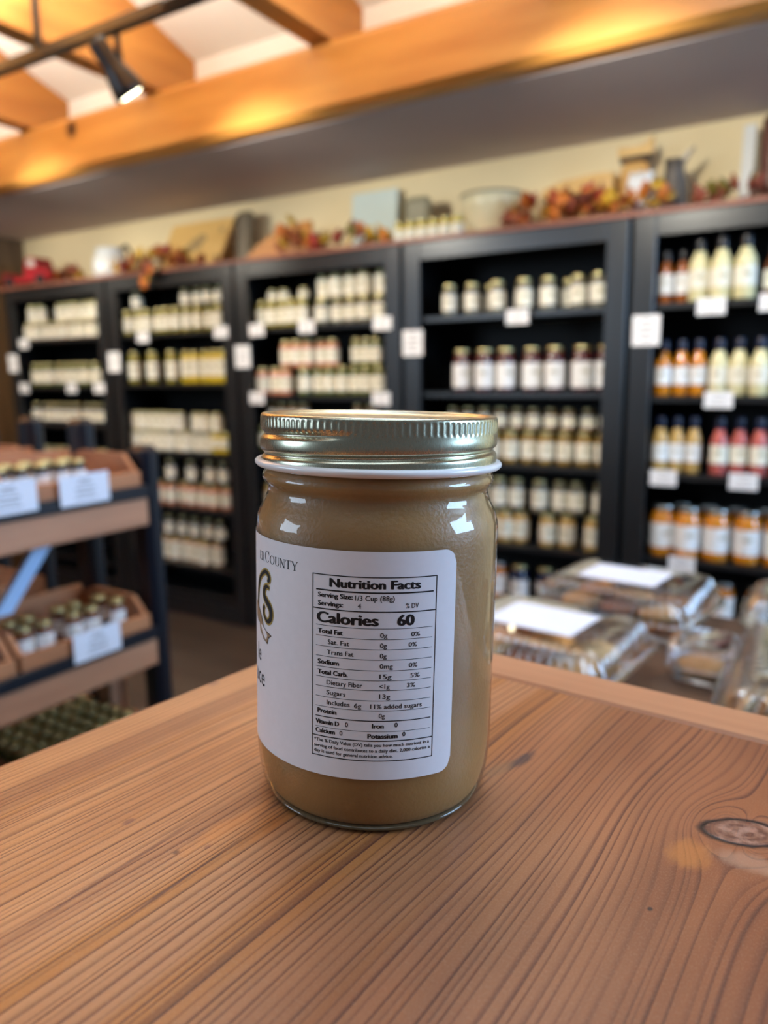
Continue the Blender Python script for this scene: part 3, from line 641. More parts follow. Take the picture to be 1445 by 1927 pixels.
def table_wood():
    m, nt, b = new_mat('reddish_pine_top'); N = nt.nodes; L = nt.links
    def mt(op, a, bb=None, cc=None, clamp=False):
        n = N.new('ShaderNodeMath'); n.operation = op; n.use_clamp = clamp
        for i, v in enumerate((a, bb, cc)):
            if v is None: continue
            if isinstance(v, (int, float)): n.inputs[i].default_value = v
            else: L.new(v, n.inputs[i])
        return n.outputs[0]
    def noise(vec, scale, detail=3, rough=0.5):
        n = N.new('ShaderNodeTexNoise'); n.inputs['Scale'].default_value = scale; n.inputs['Detail'].default_value = detail; n.inputs['Roughness'].default_value = rough
        L.new(vec, n.inputs['Vector']); return n.outputs['Fac']
    def mapping(sx, sy, sz=1):
        n = N.new('ShaderNodeMapping'); n.inputs['Scale'].default_value = (sx, sy, sz); L.new(tc.outputs['Object'], n.inputs['Vector']); return n.outputs[0]
    def mix(f, a, bb, mode='MIX'):
        n = N.new('ShaderNodeMix'); n.data_type = 'RGBA'; n.blend_type = mode
        for key, v in (('Factor', f), ('A', a), ('B', bb)):
            if isinstance(v, (int, float)): n.inputs[key].default_value = v
            elif isinstance(v, tuple): n.inputs[key].default_value = v
            else: L.new(v, n.inputs[key])
        return n.outputs['Result']
    def smooth(v, a, bb):
        n = N.new('ShaderNodeMapRange'); n.interpolation_type = 'SMOOTHSTEP'; n.inputs['From Min'].default_value = a; n.inputs['From Max'].default_value = bb
        L.new(v, n.inputs['Value']); return n.outputs[0]
    tc = N.new('ShaderNodeTexCoord'); sp = N.new('ShaderNodeSeparateXYZ'); L.new(tc.outputs['Object'], sp.inputs[0])
    X, Y = sp.outputs[0], sp.outputs[1]
    # knot position in object space
    kx, ky, R = KX, KY, 0.0145
    dx = mt('SUBTRACT', X, kx); dy = mt('SUBTRACT', Y, ky)
    rr = mt('ADD', mt('MULTIPLY', dx, dx), mt('MULTIPLY', mt('MULTIPLY', dy, dy), 0.45))
    defl = mt('DIVIDE', R * R, mt('ADD', rr, R * R * 0.12))
    wob = mt('MULTIPLY', mt('SUBTRACT', noise(mapping(6, 2.2), 1.0, 2), 0.5), 0.030)
    wob2 = mt('MULTIPLY', mt('SUBTRACT', noise(mapping(60, 9), 1.0, 2), 0.5), 0.0016)
    g = mt('ADD', mt('ADD', mt('MULTIPLY', dx, mt('SUBTRACT', 1.0, defl)), wob), wob2)
    # ring number: spacing widens to the right
    ph = mt('ADD', mt('MULTIPLY', g, 340.0), mt('MULTIPLY', mt('MULTIPLY', g, g), -420.0))
    cv = N.new('ShaderNodeCombineXYZ'); L.new(mt('MULTIPLY', g, 1.0), cv.inputs[0])
    jit = N.new('ShaderNodeTexNoise'); jit.noise_dimensions = '1D'; jit.inputs['Scale'].default_value = 110; jit.inputs['Detail'].default_value = 2; L.new(g, jit.inputs['W'])
    ph = mt('ADD', ph, mt('MULTIPLY', jit.outputs['Fac'], 3.2))
    fr = mt('FRACT', ph)
    late = mt('MULTIPLY', smooth(fr, 0.42, 0.92), mt('SUBTRACT', 1.0, smooth(fr, 0.90, 1.0)))
    ringid = mt('FLOOR', ph)
    rn = N.new('ShaderNodeTexWhiteNoise'); rn.noise_dimensions = '1D'; L.new(ringid, rn.inputs['W'])
    late = mt('MULTIPLY', late, mt('ADD', mt('MULTIPLY', rn.outputs['Value'], 0.6), 0.4))
    fade = smooth(noise(mapping(9, 3.5), 1.0, 2), 0.30, 0.52)
    late = mt('MULTIPLY', late, mt('ADD', mt('MULTIPLY', fade, 0.55), 0.45))
    fib = noise(mapping(900, 30), 1.0, 3, 0.6)
    spec = noise(mapping(2200, 1100), 1.0, 2, 0.6)
    blot = noise(mapping(14, 5), 1.0, 4, 0.55)
    blot2 = noise(mapping(30, 9), 1.0, 3)
    streak = N.new('ShaderNodeTexNoise'); streak.noise_dimensions = '1D'; streak.inputs['Scale'].default_value = 42; streak.inputs['Detail'].default_value = 2; L.new(g, streak.inputs['W'])
    early = mix(smooth(blot, 0.36, 0.62), lin((166, 112, 72)), lin((192, 138, 92)))
    early = mix(smooth(streak.outputs['Fac'], 0.50, 0.62), early, lin((182, 120, 60)))
    early = mix(smooth(X, 0.02, 0.24), early, mix(smooth(blot2, 0.35, 0.65), lin((120, 69, 43)), lin((146, 90, 57))))
    latec = mix(smooth(blot2, 0.4, 0.6), lin((66, 33, 25)), lin((80, 42, 31)))
    col = mix(late, early, latec)
    dk = N.new('ShaderNodeTexNoise'); dk.noise_dimensions = '1D'; dk.inputs['Scale'].default_value = 24; dk.inputs['Detail'].default_value = 3; L.new(mt('ADD', g, 3.7), dk.inputs['W'])
    col = mix(mt('MULTIPLY', smooth(dk.outputs['Fac'], 0.55, 0.70), 0.45), col, lin((98, 52, 42)))
    col = mix(mt('MULTIPLY', smooth(fib, 0.35, 0.7), 0.16), col, lin((120, 76, 54)))
    col = mix(mt('MULTIPLY', smooth(spec, 0.45, 0.75), 0.09), col, lin((214, 176, 146)))
    # knot: dark ring, grey-brown heart with rings
    kdx = mt('DIVIDE', mt('ADD', mt('MULTIPLY', dx, 0.86), mt('MULTIPLY', dy, 0.5)), 0.0112); kdy = mt('DIVIDE', mt('SUBTRACT', mt('MULTIPLY', dy, 0.86), mt('MULTIPLY', dx, 0.5)), 0.0070)
    kn = mt('SQRT', mt('ADD', mt('MULTIPLY', kdx, kdx), mt('MULTIPLY', kdy, kdy)))
    kn = mt('ADD', kn, mt('MULTIPLY', mt('SUBTRACT', noise(mapping(130, 130), 1.0, 2), 0.5), 0.35))
    heart = mix(mt('ABSOLUTE', mt('SINE', mt('MULTIPLY', kn, 9.0))), lin((134, 92, 70)), lin((104, 66, 50)))
    heart = mix(smooth(noise(mapping(260, 260), 1.0, 2), 0.4, 0.7), heart, lin((160, 122, 102)))
    col = mix(mt('MULTIPLY', mt('SUBTRACT', 1.0, smooth(kn, 1.15, 1.9)), 0.5), col, lin((150, 96, 64)))
    col = mix(mt('SUBTRACT', 1.0, smooth(kn, 1.02, 1.22)), col, lin((40, 26, 24)))
    col = mix(mt('SUBTRACT', 1.0, smooth(kn, 0.88, 0.98)), col, heart)
    # marks: (x, y, half across, half along, skew, rgb, strength)
    for (mx_, my_, ha, hl, sk, rgb_, stg) in MARKS:
        ux = mt('DIVIDE', mt('SUBTRACT', mt('SUBTRACT', X, mx_), mt('MULTIPLY', mt('SUBTRACT', Y, my_), sk)), ha); uy = mt('DIVIDE', mt('SUBTRACT', Y, my_), hl)
        e = mt('SQRT', mt('ADD', mt('MULTIPLY', ux, ux), mt('MULTIPLY', uy, uy)))
        e = mt('ADD', e, mt('MULTIPLY', mt('SUBTRACT', noise(mapping(420, 120), 1.0, 3), 0.5), 0.9))
        col = mix(mt('MULTIPLY', mt('SUBTRACT', 1.0, smooth(e, 0.35, 1.05)), stg), col, lin(rgb_))
    L.new(col, b.inputs['Base Color'])
    L.new(mt('ADD', 0.40, mt('MULTIPLY', late, 0.10)), b.inputs['Roughness'])
    b.inputs['Specular IOR Level'].default_value = 0.3
    h = mt('ADD', mt('MULTIPLY', late, 0.7), mt('ADD', mt('MULTIPLY', fib, 0.35), mt('MULTIPLY', spec, 0.3)))
    h = mt('SUBTRACT', h, mt('MULTIPLY', mt('SUBTRACT', 1.0, smooth(mt('ABSOLUTE', mt('SUBTRACT', kn, 1.05)), 0.03, 0.15)), 1.5))
    bp = N.new('ShaderNodeBump'); bp.inputs['Strength'].default_value = 0.5; bp.inputs['Distance'].default_value = 0.00022
    L.new(h, bp.inputs['Height']); L.new(bp.outputs['Normal'], b.inputs['Normal'])
    return m
def t2o(p):   # point in the table frame (metres) -> table object space
    d = Vector((p[0], p[1], 0)) - corner; return d.dot(Cc), d.dot(A)
KX, KY = t2o((0.1085, 0.2110))
def mk(p, ha, hl, sk, rgb_, stg): x, y = t2o(p); return (x, y, ha, hl, sk, rgb_, stg)
MARKS = []
for (px_, py_), ha, hl, sk, rgb_, stg in [
    ((0.0500, 0.2540), 0.0030, 0.0110, 0.10, (62, 52, 54), 0.85), ((0.0420, 0.2480), 0.0040, 0.009, 0.10, (120, 92, 66), 0.5),
    ((-0.0740, 0.2110), 0.0016, 0.0026, 0.0, (96, 62, 64), 0.6), ((-0.0560, 0.1960), 0.0010, 0.0013, 0.0, (70, 44, 40), 0.8), ((-0.0480, 0.1990), 0.0012, 0.0018, 0.0, (110, 66, 64), 0.6),
    ((0.0690, 0.1760), 0.0008, 0.0011, 0.0, (44, 34, 36), 0.9), ((-0.0700, 0.1870), 0.0011, 0.0420, -0.06, (84, 48, 44), 0.6), ((-0.0300, 0.2250), 0.0010, 0.0200, -0.06, (84, 48, 44), 0.5),
    ((-0.0520, 0.1830), 0.0007, 0.0330, -0.05, (70, 38, 38), 0.75), ((-0.1050, 0.2790), 0.0020, 0.007, 0.0, (120, 92, 92), 0.5), ((-0.073, 0.319), 0.002, 0.004, 0, (120, 86, 80), 0.5),
    ((-0.045, 0.208), 0.0045, 0.020, 0.0, (206, 134, 70), 0.5), ((0.104, 0.196), 0.012, 0.006, 0.4, (176, 142, 116), 0.45), ((0.088, 0.200), 0.007, 0.010, 0.0, (196, 126, 62), 0.5)]:
    MARKS.append(mk((px_, py_), ha, hl, sk, rgb_, stg))
M_top = table_wood()
M_end = wood('end_board_wood', (160, 108, 74), (182, 130, 92), 0, 14, 6, 0.45)
tb = root('wooden_counter', label='reddish pine counter top with knot and lighter end board under the big jar', cat='table')
tb.matrix_world = TW
def tobj(name, me, m=None, bm_=None):
    return ob(name, me, tb, m)
EB = 0.0275
tobj('top_board', box_me('top_board', 0.0, 0.62, -0.62, -EB - 0.0004, -0.032, 0.0, M_top, 0.0012))
tobj('end_board', box_me('end_board', 0.0, 0.62, -EB, 0.0, -0.032, 0.0004, M_end, 0.0018))
M_apr = wood('counter_side_wood', (140, 92, 60), (168, 116, 78), 0, 8, 4, 0.5)
tobj('apron', box_me('apron_f', 0.02, 0.60, -0.035, -0.015, -0.12, -0.0325, M_apr))
tobj('apron', box_me('apron_l', 0.02, 0.04, -0.60, -0.036, -0.12, -0.0325, M_apr))
for lx, ly in ((0.041, -0.10), (0.54, -0.10), (0.041, -0.59), (0.54, -0.59)):
    tobj('leg', box_me('leg', lx, lx + 0.055, ly, ly + 0.055, -1.075, -0.0325, M_apr, 0.020))

# ------------------------------------------------------------------ the applesauce jar
JR = root('applesauce_jar', label='large glass jar of tan applesauce with gold lid and nutrition label, on the wooden counter', cat='jar')
JX, JY = -0.0020, 0.2412
JR.matrix_world = TM @ Matrix.Translation((JX, JY, 0.0003)) @ Matrix.Scale(0.001, 4)      # modelled in millimetres
def jo(name, me, m=None, parent=None): return ob(name, me, parent or JR, m)
def dense(prof, step=1.2):
    out = [prof[0]]
    for a, b in zip(prof, prof[1:]):
        n = max(1, int(math.hypot(b[0] - a[0], b[1] - a[1]) / step))
        for i in range(1, n + 1): out.append((a[0] + (b[0] - a[0]) * i / n, a[1] + (b[1] - a[1]) * i / n))
    return out
def catmull(P, k=5):
    out = []
    for i in range(len(P) - 1):
        p0 = P[max(i - 1, 0)]; p1 = P[i]; p2 = P[i + 1]; p3 = P[min(i + 2, len(P) - 1)]
        for s in range(k):
            t = s / k; o_ = []
            for d in range(2):
                o_.append(0.5 * (2 * p1[d] + (p2[d] - p0[d]) * t + (2 * p0[d] - 5 * p1[d] + 4 * p2[d] - p3[d]) * t * t + (3 * p1[d] - p0[d] - 3 * p2[d] + p3[d]) * t ** 3))
            out.append(tuple(o_))
    out.append(P[-1]); return out
outer = catmull([(31.0, 0.0), (33.6, 0.15), (35.0, 1.4), (36.3, 4.2), (37.3, 8.5), (37.95, 14.0), (38.1, 20), (38.1, 40), (38.1, 60), (38.1, 80), (38.05, 85), (37.7, 88.6), (36.9, 91.2), (35.9, 93.4), (34.9, 95.4), (34.4, 97.2),
                 (34.6, 98.6), (35.6, 99.9), (36.1, 101.2), (35.7, 102.5), (35.0, 103.6), (34.6, 106)], 5)
M_glass = clear_mat('jar_glass', (0.975, 0.97, 0.965, 1), 0.012, 1.52, 1.2, 0.10, 0.18)
jo('glass', lathe('glass', [(0.001, 1.2), (24, 1.0), (29.5, 0.35)] + outer, 128, M_glass, cap=False))
jo('base_ring', lathe('base_ring', [(31.2, 0.1), (33.8, 0.2), (34.9, 1.2), (34.3, 1.75), (32.4, 1.75), (31.2, 0.1)], 96, mat('thick_base_glass', (92, 84, 62), 0.08, var=0.05, vscale=0.3, coat=0.6), cap=False))
# the sauce itself
inner = [(0.001, 2.0), (28, 1.9), (33.0, 1.8), (34.4, 2.7), (35.4, 4.7), (36.5, 9.0), (37.25, 14.5), (37.55, 20), (37.6, 30), (37.6, 60), (37.6, 84), (37.2, 88.3), (36.4, 90.9), (35.4, 93.1), (34.4, 95.2), (33.9, 97.2), (34.1, 98.7), (35.1, 100.0), (35.6, 101.2), (35.2, 102.4), (34.5, 103.4), (34.0, 104.6), (0.001, 104.8)]
def sauce_mat():
    m, nt, b = new_mat('applesauce'); N = nt.nodes; L = nt.links
    tc = N.new('ShaderNodeTexCoord')
    n1 = N.new('ShaderNodeTexNoise'); n1.inputs['Scale'].default_value = 0.035; n1.inputs['Detail'].default_value = 3; L.new(tc.outputs['Object'], n1.inputs['Vector'])
    n2 = N.new('ShaderNodeTexNoise'); n2.inputs['Scale'].default_value = 0.9; n2.inputs['Detail'].default_value = 3; L.new(tc.outputs['Object'], n2.inputs['Vector'])
    r = N.new('ShaderNodeValToRGB'); r.color_ramp.elements[0].position = 0.35; r.color_ramp.elements[1].position = 0.65
    r.color_ramp.elements[0].color = lin((148, 110, 62)); r.color_ramp.elements[1].color = lin((164, 126, 76)); L.new(n1.outputs['Fac'], r.inputs['Fac'])
    v = N.new('ShaderNodeTexVoronoi'); v.inputs['Scale'].default_value = 0.09; L.new(tc.outputs['Object'], v.inputs['Vector'])
    sr = N.new('ShaderNodeValToRGB'); sr.color_ramp.elements[0].position = 0.035; sr.color_ramp.elements[1].position = 0.07
    sr.color_ramp.elements[0].color = lin((120, 76, 40)); sr.color_ramp.elements[1].color = (1, 1, 1, 1); L.new(v.outputs['Distance'], sr.inputs['Fac'])
    mm = N.new('ShaderNodeMix'); mm.data_type = 'RGBA'; mm.blend_type = 'MULTIPLY'; mm.inputs['Factor'].default_value = 0.5
    L.new(r.outputs['Color'], mm.inputs['A']); L.new(sr.outputs['Color'], mm.inputs['B'])
    L.new(mm.outputs['Result'], b.inputs['Base Color']); b.inputs['Roughness'].default_value = 0.45
    b.inputs['Subsurface Weight'].default_value = 0.9; b.inputs['Subsurface Radius'].default_value = (1.0, 0.75, 0.45); b.inputs['Subsurface Scale'].default_value = 0.02
    bp = N.new('ShaderNodeBump'); bp.inputs['Strength'].default_value = 0.08; bp.inputs['Distance'].default_value = 0.15
    L.new(n2.outputs['Fac'], bp.inputs['Height']); L.new(bp.outputs['Normal'], b.inputs['Normal'])
    return m
jo('applesauce', lathe('applesauce', inner, 96, sauce_mat(), cap=False))
# screw band: knurled top, one helical thread groove
def lid_mesh():
    n = 896; prof = []
    zs = [105.9 + 0.33 * i for i in range(42)]
    v = []; f = []
    def sm(a, b, x): t = max(0, min(1, (x - a) / (b - a))); return t * t * (3 - 2 * t)
    base = []
    for z in zs: base.append((36.55, z, 1))
    base += [(36.45, 119.85, 0), (36.1, 120.25, 0), (35.5, 120.4, 0), (34.9, 120.35, 0), (34.5, 120.0, 0), (34.2, 119.5, 0), (33.0, 119.35, 0), (31.5, 119.35, 0), (31.0, 119.6, 0), (30.2, 119.6, 0), (29.8, 119.3, 0), (12, 119.3, 0), (0.001, 119.3, 0)]
    for r0, z, g in base:
        for i in range(n):
            a = 2 * PI * i / n; th = a if a <= PI else a - 2 * PI; td = math.degrees(th)
            r = r0
            if g:
                zA = 109.35 + td / 90 * 1.25
                r -= 1.15 * math.exp(-((z - zA) / 0.85) ** 2)
                r += 0.15 * math.exp(-((z - zA - 2.9) / 1.6) ** 2)
                wB = sm(-6, -30, td) if td < 0 else 0
                wB = 1 - sm(-30, -6, td) if td < 0 else 0
                r -= wB * 1.15 * math.exp(-((z - zA - 6.1) / 0.95) ** 2)
                wC = sm(10, 80, td)
                r -= wC * 0 
                kn = sm(115.3, 116.0, z) * (1 - sm(118.9, 119.5, z))
                ridge = (0.5 + 0.5 * math.cos(112 * a)) ** 1.5
                r += kn * (0.18 * ridge - 0.10)
            v.append((r * math.sin(a), -r * math.cos(a), z))
    K = len(base)
    for k in range(K - 1):
        for i in range(n):
            j = (i + 1) % n; f.append((k * n + i, k * n + j, (k + 1) * n + j, (k + 1) * n + i))
    return mesh('lid_band', v, f, True)
def lid_mat():
    m, nt, b = new_mat('pale_gold_tin'); N = nt.nodes; L = nt.links
    tc = N.new('ShaderNodeTexCoord'); mp = N.new('ShaderNodeMapping'); mp.inputs['Scale'].default_value = (9, 9, 0.8); L.new(tc.outputs['Object'], mp.inputs['Vector'])
    n = N.new('ShaderNodeTexNoise'); n.inputs['Scale'].default_value = 1.0; n.inputs['Detail'].default_value = 3; L.new(mp.outputs[0], n.inputs['Vector'])
    r = N.new('ShaderNodeValToRGB'); r.color_ramp.elements[0].color = lin((178, 176, 152)); r.color_ramp.elements[1].color = lin((198, 195, 172)); L.new(n.outputs['Fac'], r.inputs['Fac'])
    L.new(r.outputs['Color'], b.inputs['Base Color']); b.inputs['Metallic'].default_value = 1.0
    rr = N.new('ShaderNodeMapRange'); rr.inputs['To Min'].default_value = 0.22; rr.inputs['To Max'].default_value = 0.34; L.new(n.outputs['Fac'], rr.inputs['Value']); L.new(rr.outputs[0], b.inputs['Roughness'])
    return m
lid = jo('lid', lid_mesh(), lid_mat())
M_rimw = mat('white_liner', (240, 238, 236), 0.25, var=0.01, coat=0.3)
ob('white_rim', lathe('white_rim', [(35.0, 104.3), (36.3, 104.15), (37.6, 104.55), (38.3, 105.3), (38.35, 106.0), (37.9, 106.55), (37.0, 106.7), (36.2, 106.75), (35.2, 106.6)], 160, M_rimw, cap=False), lid)
# wrap-around paper label, rounded corners at its right end
RL = 38.2
def cylp(u, z, off=0.0): a = u / RL; return ((RL + off) * math.sin(a), -(RL + off) * math.cos(a), z)
def label_me():
    u0, u1, z0, z1, cr = -118.0, 24.2, 18.6, 84.6, 4.2
    v = []; f = []
    nu = 150; nz = 24
    for i in range(nu + 1):
        u = u0 + (u1 - u0) * (1 - (1 - i / nu) ** 1.0)
        e = u1 - u; ins = 0.0
        if e < cr: ins = cr - math.sqrt(max(0, cr * cr - (cr - e) ** 2))
        e2 = u - u0
        if e2 < cr: ins = cr - math.sqrt(max(0, cr * cr - (cr - e2) ** 2))
        for j in range(nz + 1): v.append(cylp(u, z0 + ins + (z1 - z0 - 2 * ins) * j / nz))
    for i in range(nu):
        for j in range(nz): a = i * (nz + 1) + j; f.append((a, a + nz + 1, a + nz + 2, a + 1))
    return mesh('paper_label', v, f, True)
M_jlab = mat('label_paper', (226, 223, 226), 0.5, var=0.015, vscale=0.4)
lab = jo('paper_label', label_me(), M_jlab)
# ---- printing
M_black_ink = mat('black_ink', (14, 12, 14), 0.5, var=0.0)
PV, PF = [], []
def add_poly(pts, off=0.05, V=None, Fc=None):
    V = PV if V is None else V; Fc = PF if Fc is None else Fc
    k = len(V); V += [cylp(u, z, off) for u, z in pts]; Fc.append(tuple(range(k, k + len(pts))))
def add_strip(u0, u1, z0, z1, off=0.05):
    n = max(1, int(abs(u1 - u0) / 1.0))
    for i in range(n):
        a = u0 + (u1 - u0) * i / n; b = u0 + (u1 - u0) * (i + 1) / n
        add_poly([(a, z0), (b, z0), (b, z1), (a, z1)], off)
def cap_of():
    cu = bpy.data.curves.new('t', 'FONT'); cu.body = 'H'; cu.size = 1.0
    o = bpy.data.objects.new('t', cu); COL.objects.link(o); dg = bpy.context.evaluated_depsgraph_get(); me = o.evaluated_get(dg).to_mesh()
    h = max(v.co.y for v in me.vertices); o.evaluated_get(dg).to_mesh_clear(); bpy.data.objects.remove(o); bpy.data.curves.remove(cu)
    return h
CAPH = cap_of()
def add_text(s, u0, u1, zb, cap, bold=0.0, off=0.05):
    cu = bpy.data.curves.new('t', 'FONT'); cu.body = s; cu.size = 1.0; cu.resolution_u = 3
    o = bpy.data.objects.new('t', cu); COL.objects.link(o)
    dg = bpy.context.evaluated_depsgraph_get(); me = o.evaluated_get(dg).to_mesh()
    xs = [v.co.x for v in me.vertices]; x0, x1 = min(xs), max(xs)
    # weight: the same outlines laid a hair apart
    e = bold * cap * 1.5; sx = (u1 - u0 - 2 * e) / (x1 - x0); sz = cap / CAPH
    for du, dz in ((-1, 0), (-0.5, 0.35), (0, -0.35), (0, 0.35), (0.5, -0.35), (1, 0)):
        k = len(PV)
        for v in me.vertices: PV.append(cylp(u0 + e + du * e + (v.co.x - x0) * sx, zb + v.co.y * sz + dz * e * 0.8, off))
        for p in me.polygons: PF.append(tuple(k + i for i in p.vertices))
    o.evaluated_get(dg).to_mesh_clear(); bpy.data.objects.remove(o); bpy.data.curves.remove(cu)
B1, B2, B3 = 0.056, 0.062, 0.026
bl, br, bt, bb = -17.95, 17.6, 77.5, 24.4
add_strip(bl, br, bt - 0.14, bt + 0.14); add_strip(bl, br, bb - 0.14, bb + 0.14)
for x in (bl, br): add_poly([(x - 0.13, bb - 0.14), (x + 0.13, bb - 0.14), (x + 0.13, bt + 0.14), (x - 0.13, bt + 0.14)])
add_text('Nutrition Facts', -12.85, 12.8, 74.3, 2.35, B2)
add_strip(-16.9, 16.65, 73.0, 73.4)
add_text('Serving Size:', -16.3, -6.06, 71.15, 1.3, B1); add_text('1/3 Cup (88g)', -5.5, 5.45, 70.95, 1.4, 0.020)
add_text('Servings:', -16.3, -8.73, 68.75, 1.3, B1); add_text('4', -4.7, -3.75, 68.7, 1.35, 0.020); add_text('% DV', 8.6, 12.3, 68.85, 1.35, 0.01)
add_strip(bl, br, 67.65, 67.98)
add_text('Calories', -16.7, 1.2, 63.95, 2.95, B2); add_text('60', 6.2, 11.2, 64.0, 2.95, B2)
for z in (63.1, 60.05, 57.1, 54.15, 51.03, 48.12, 45.3, 42.26, 39.33): add_strip(-16.85, 16.6, z - 0.07, z + 0.07)
add_strip(-16.9, 16.8, 36.15, 36.42); add_strip(-16.9, 16.65, 33.12, 33.24); add_strip(bl, br, 30.2, 30.5)
R_ = [('Total Fat', -16.3, -8.8, 60.75, 1, '0g', 3.6, '0%', 10.3, 12.9), ('Sat. Fat', -13.2, -6.95, 57.8, 0, '0g', 3.5, '0%', 9.6, 12.0), ('Trans Fat', -13.4, -5.7, 54.85, 0, '0g', 3.5, None, 0, 0),
      ('Sodium', -16.3, -9.8, 51.85, 1, '0mg', 5.3, '0%', 9.8, 12.3), ('Total Carb.', -16.3, -7.2, 48.85, 1, '15g', 5.0, '5%', 10.3, 13.1), ('Dietary Fiber', -13.5, -3.1, 46.0, 0, '<1g', 4.5, '3%', 9.4, 11.8),
      ('Sugars', -13.5, -7.8, 43.05, 0, '13g', 4.7, None, 0, 0), ('Protein', -16.3, -10.4, 37.35, 1, '0g', 3.3, None, 0, 0)]
for t, a, b_, z, bd, v1, e1, v2, a2, b2_ in R_:
    add_text(t, a, b_, z, 1.32, B1 if bd else 0.019); add_text(v1, 1.6, e1, z - 0.15, 1.3, 0.020)
    if v2: add_text(v2, a2, b2_, z - 0.02, 1.25, 0.020)
add_text('Includes', -13.4, -6.6, 40.1, 1.32, 0.020); add_text('6g', -5.4, -3.3, 39.95, 1.32, 0.020); add_text('11% added sugars', -0.8, 14.0, 39.95, 1.3, 0.020)
add_text('Vitamin D', -16.9, -9.6, 34.05, 1.3, B1); add_text('0', -7.9, -7.0, 34.1, 1.35, 0.020); add_text('Iron', -0.3, 3.1, 34.15, 1.3, B1); add_text('0', 6.1, 7.0, 34.4, 1.35, 0.020)
add_text('Calcium', -16.9, -10.8, 31.4, 1.3, B1); add_text('0', -9.5, -8.6, 31.4, 1.35, 0.020); add_text('Potassium', -1.5, 7.1, 31.15, 1.3, B1); add_text('0', 8.4, 9.3, 31.55, 1.3, 0.020)
add_text('*The % Daily Value (DV) tells you how much nutrient in a', -17.3, 16.6, 28.65, 0.95, B3)
add_text('serving of food contributes to a daily diet. 2,000 calories a', -17.3, 16.9, 26.95, 0.95, B3)
add_text('day is used for general nutrition advice.', -17.3, 5.8, 25.35, 0.95, B3)
# "le / uce" of the product name, sideways round the jar
add_text('le', -46.9, -43.4, 45.2, 5.2, 0.0); add_text('uce', -49.6, -40.3, 37.8, 5.6, 0.0)
# serif capitals built from strokes
def ring(cx, cz, rx, rz, tx, tz, a0, a1, n=18, V=None, Fc=None, off=0.05):
    for i in range(n):
        t0 = math.radians(a0 + (a1 - a0) * i / n); t1 = math.radians(a0 + (a1 - a0) * (i + 1) / n)
        add_poly([(cx + (rx) * math.cos(t0), cz + rz * math.sin(t0)), (cx + rx * math.cos(t1), cz + rz * math.sin(t1)),
                  (cx + (rx - tx) * math.cos(t1), cz + (rz - tz) * math.sin(t1)), (cx + (rx - tx) * math.cos(t0), cz + (rz - tz) * math.sin(t0))], off, V, Fc)
def q(x0, z0, x1, z1): add_poly([(x0, z0), (x1, z0), (x1, z1), (x0, z1)])
def par(x0, z0, x1, z1, w_): add_poly([(x0, z0), (x0 + w_, z0), (x1 + w_, z1), (x1, z1)])
def serif_letter(ch, x, z, w_, h_):
    T, t, s = 0.42, 0.14, 0.12
    if ch == 'C':
        ring(x + w_ / 2, z + h_ / 2, w_ / 2, h_ / 2, 0.42, 0.13, 38, 322); q(x + w_ * 0.86, z + h_ * 0.68, x + w_ * 0.92, z + h_ * 1.0)
    elif ch == 'O': ring(x + w_ / 2, z + h_ / 2, w_ / 2, h_ / 2, 0.40, 0.12, 0, 360, 24)
    elif ch == 'U':
        q(x + 0.25, z + h_ * 0.3, x + 0.25 + T, z + h_); q(x + w_ - 0.4, z + h_ * 0.3, x + w_ - 0.4 + t, z + h_); q(x, z + h_ - s, x + 0.95, z + h_); q(x + w_ - 0.75, z + h_ - s, x + w_, z + h_)
        ring(x + (0.25 + w_ - 0.26) / 2, z + h_ * 0.3, (w_ - 0.51) / 2, h_ * 0.3, 0.30, 0.15, 180, 360, 12)
    elif ch == 'N':
        q(x + 0.25, z, x + 0.25 + t, z + h_); q(x + w_ - 0.4, z, x + w_ - 0.4 + t, z + h_); par(x + w_ - 0.62, z, x + 0.12, z + h_, 0.46)
        q(x, z, x + 0.65, z + s); q(x, z + h_ - s, x + 0.6, z + h_); q(x + w_ - 0.7, z + h_ - s, x + w_, z + h_)
    elif ch == 'T':
        q(x + w_ / 2 - T / 2, z, x + w_ / 2 + T / 2, z + h_); q(x, z + h_ - 0.13, x + w_, z + h_); q(x + w_ / 2 - 0.5, z, x + w_ / 2 + 0.5, z + s); q(x, z + h_ - 0.6, x + 0.1, z + h_); q(x + w_ - 0.1, z + h_ - 0.6, x + w_, z + h_)
    elif ch == 'Y':
        q(x + w_ / 2 - T / 2, z, x + w_ / 2 + T / 2, z + h_ * 0.5); par(x + w_ / 2 - T / 2, z + h_ * 0.45, x + 0.12, z + h_, T); par(x + w_ / 2 + 0.06, z + h_ * 0.48, x + w_ - 0.4, z + h_, 0.16)
        q(x, z + h_ - s, x + 0.8, z + h_); q(x + w_ - 0.7, z + h_ - s, x + w_, z + h_); q(x + w_ / 2 - 0.5, z, x + w_ / 2 + 0.5, z + s)
    elif ch == 'E':
        q(x + 0.2, z, x + 0.2 + T, z + h_); q(x, z, x + w_, z + s); q(x, z + h_ - s, x + w_, z + h_); q(x + 0.5, z + h_ * 0.48, x + w_ * 0.75, z + h_ * 0.48 + s); q(x + w_ - 0.1, z, x + w_, z + 0.6); q(x + w_ - 0.1, z + h_ - 0.55, x + w_, z + h_)
    elif ch == 'R':
        q(x + 0.2, z, x + 0.2 + T, z + h_); q(x, z, x + 0.85, z + s); q(x, z + h_ - s, x + w_ * 0.5, z + h_); ring(x + w_ * 0.45, z + h_ * 0.74, w_ * 0.42, h_ * 0.26, 0.36, 0.12, -90, 90, 10); par(x + w_ - 0.45, z, x + w_ * 0.42, z + h_ * 0.5, 0.42)
zc = 77.2
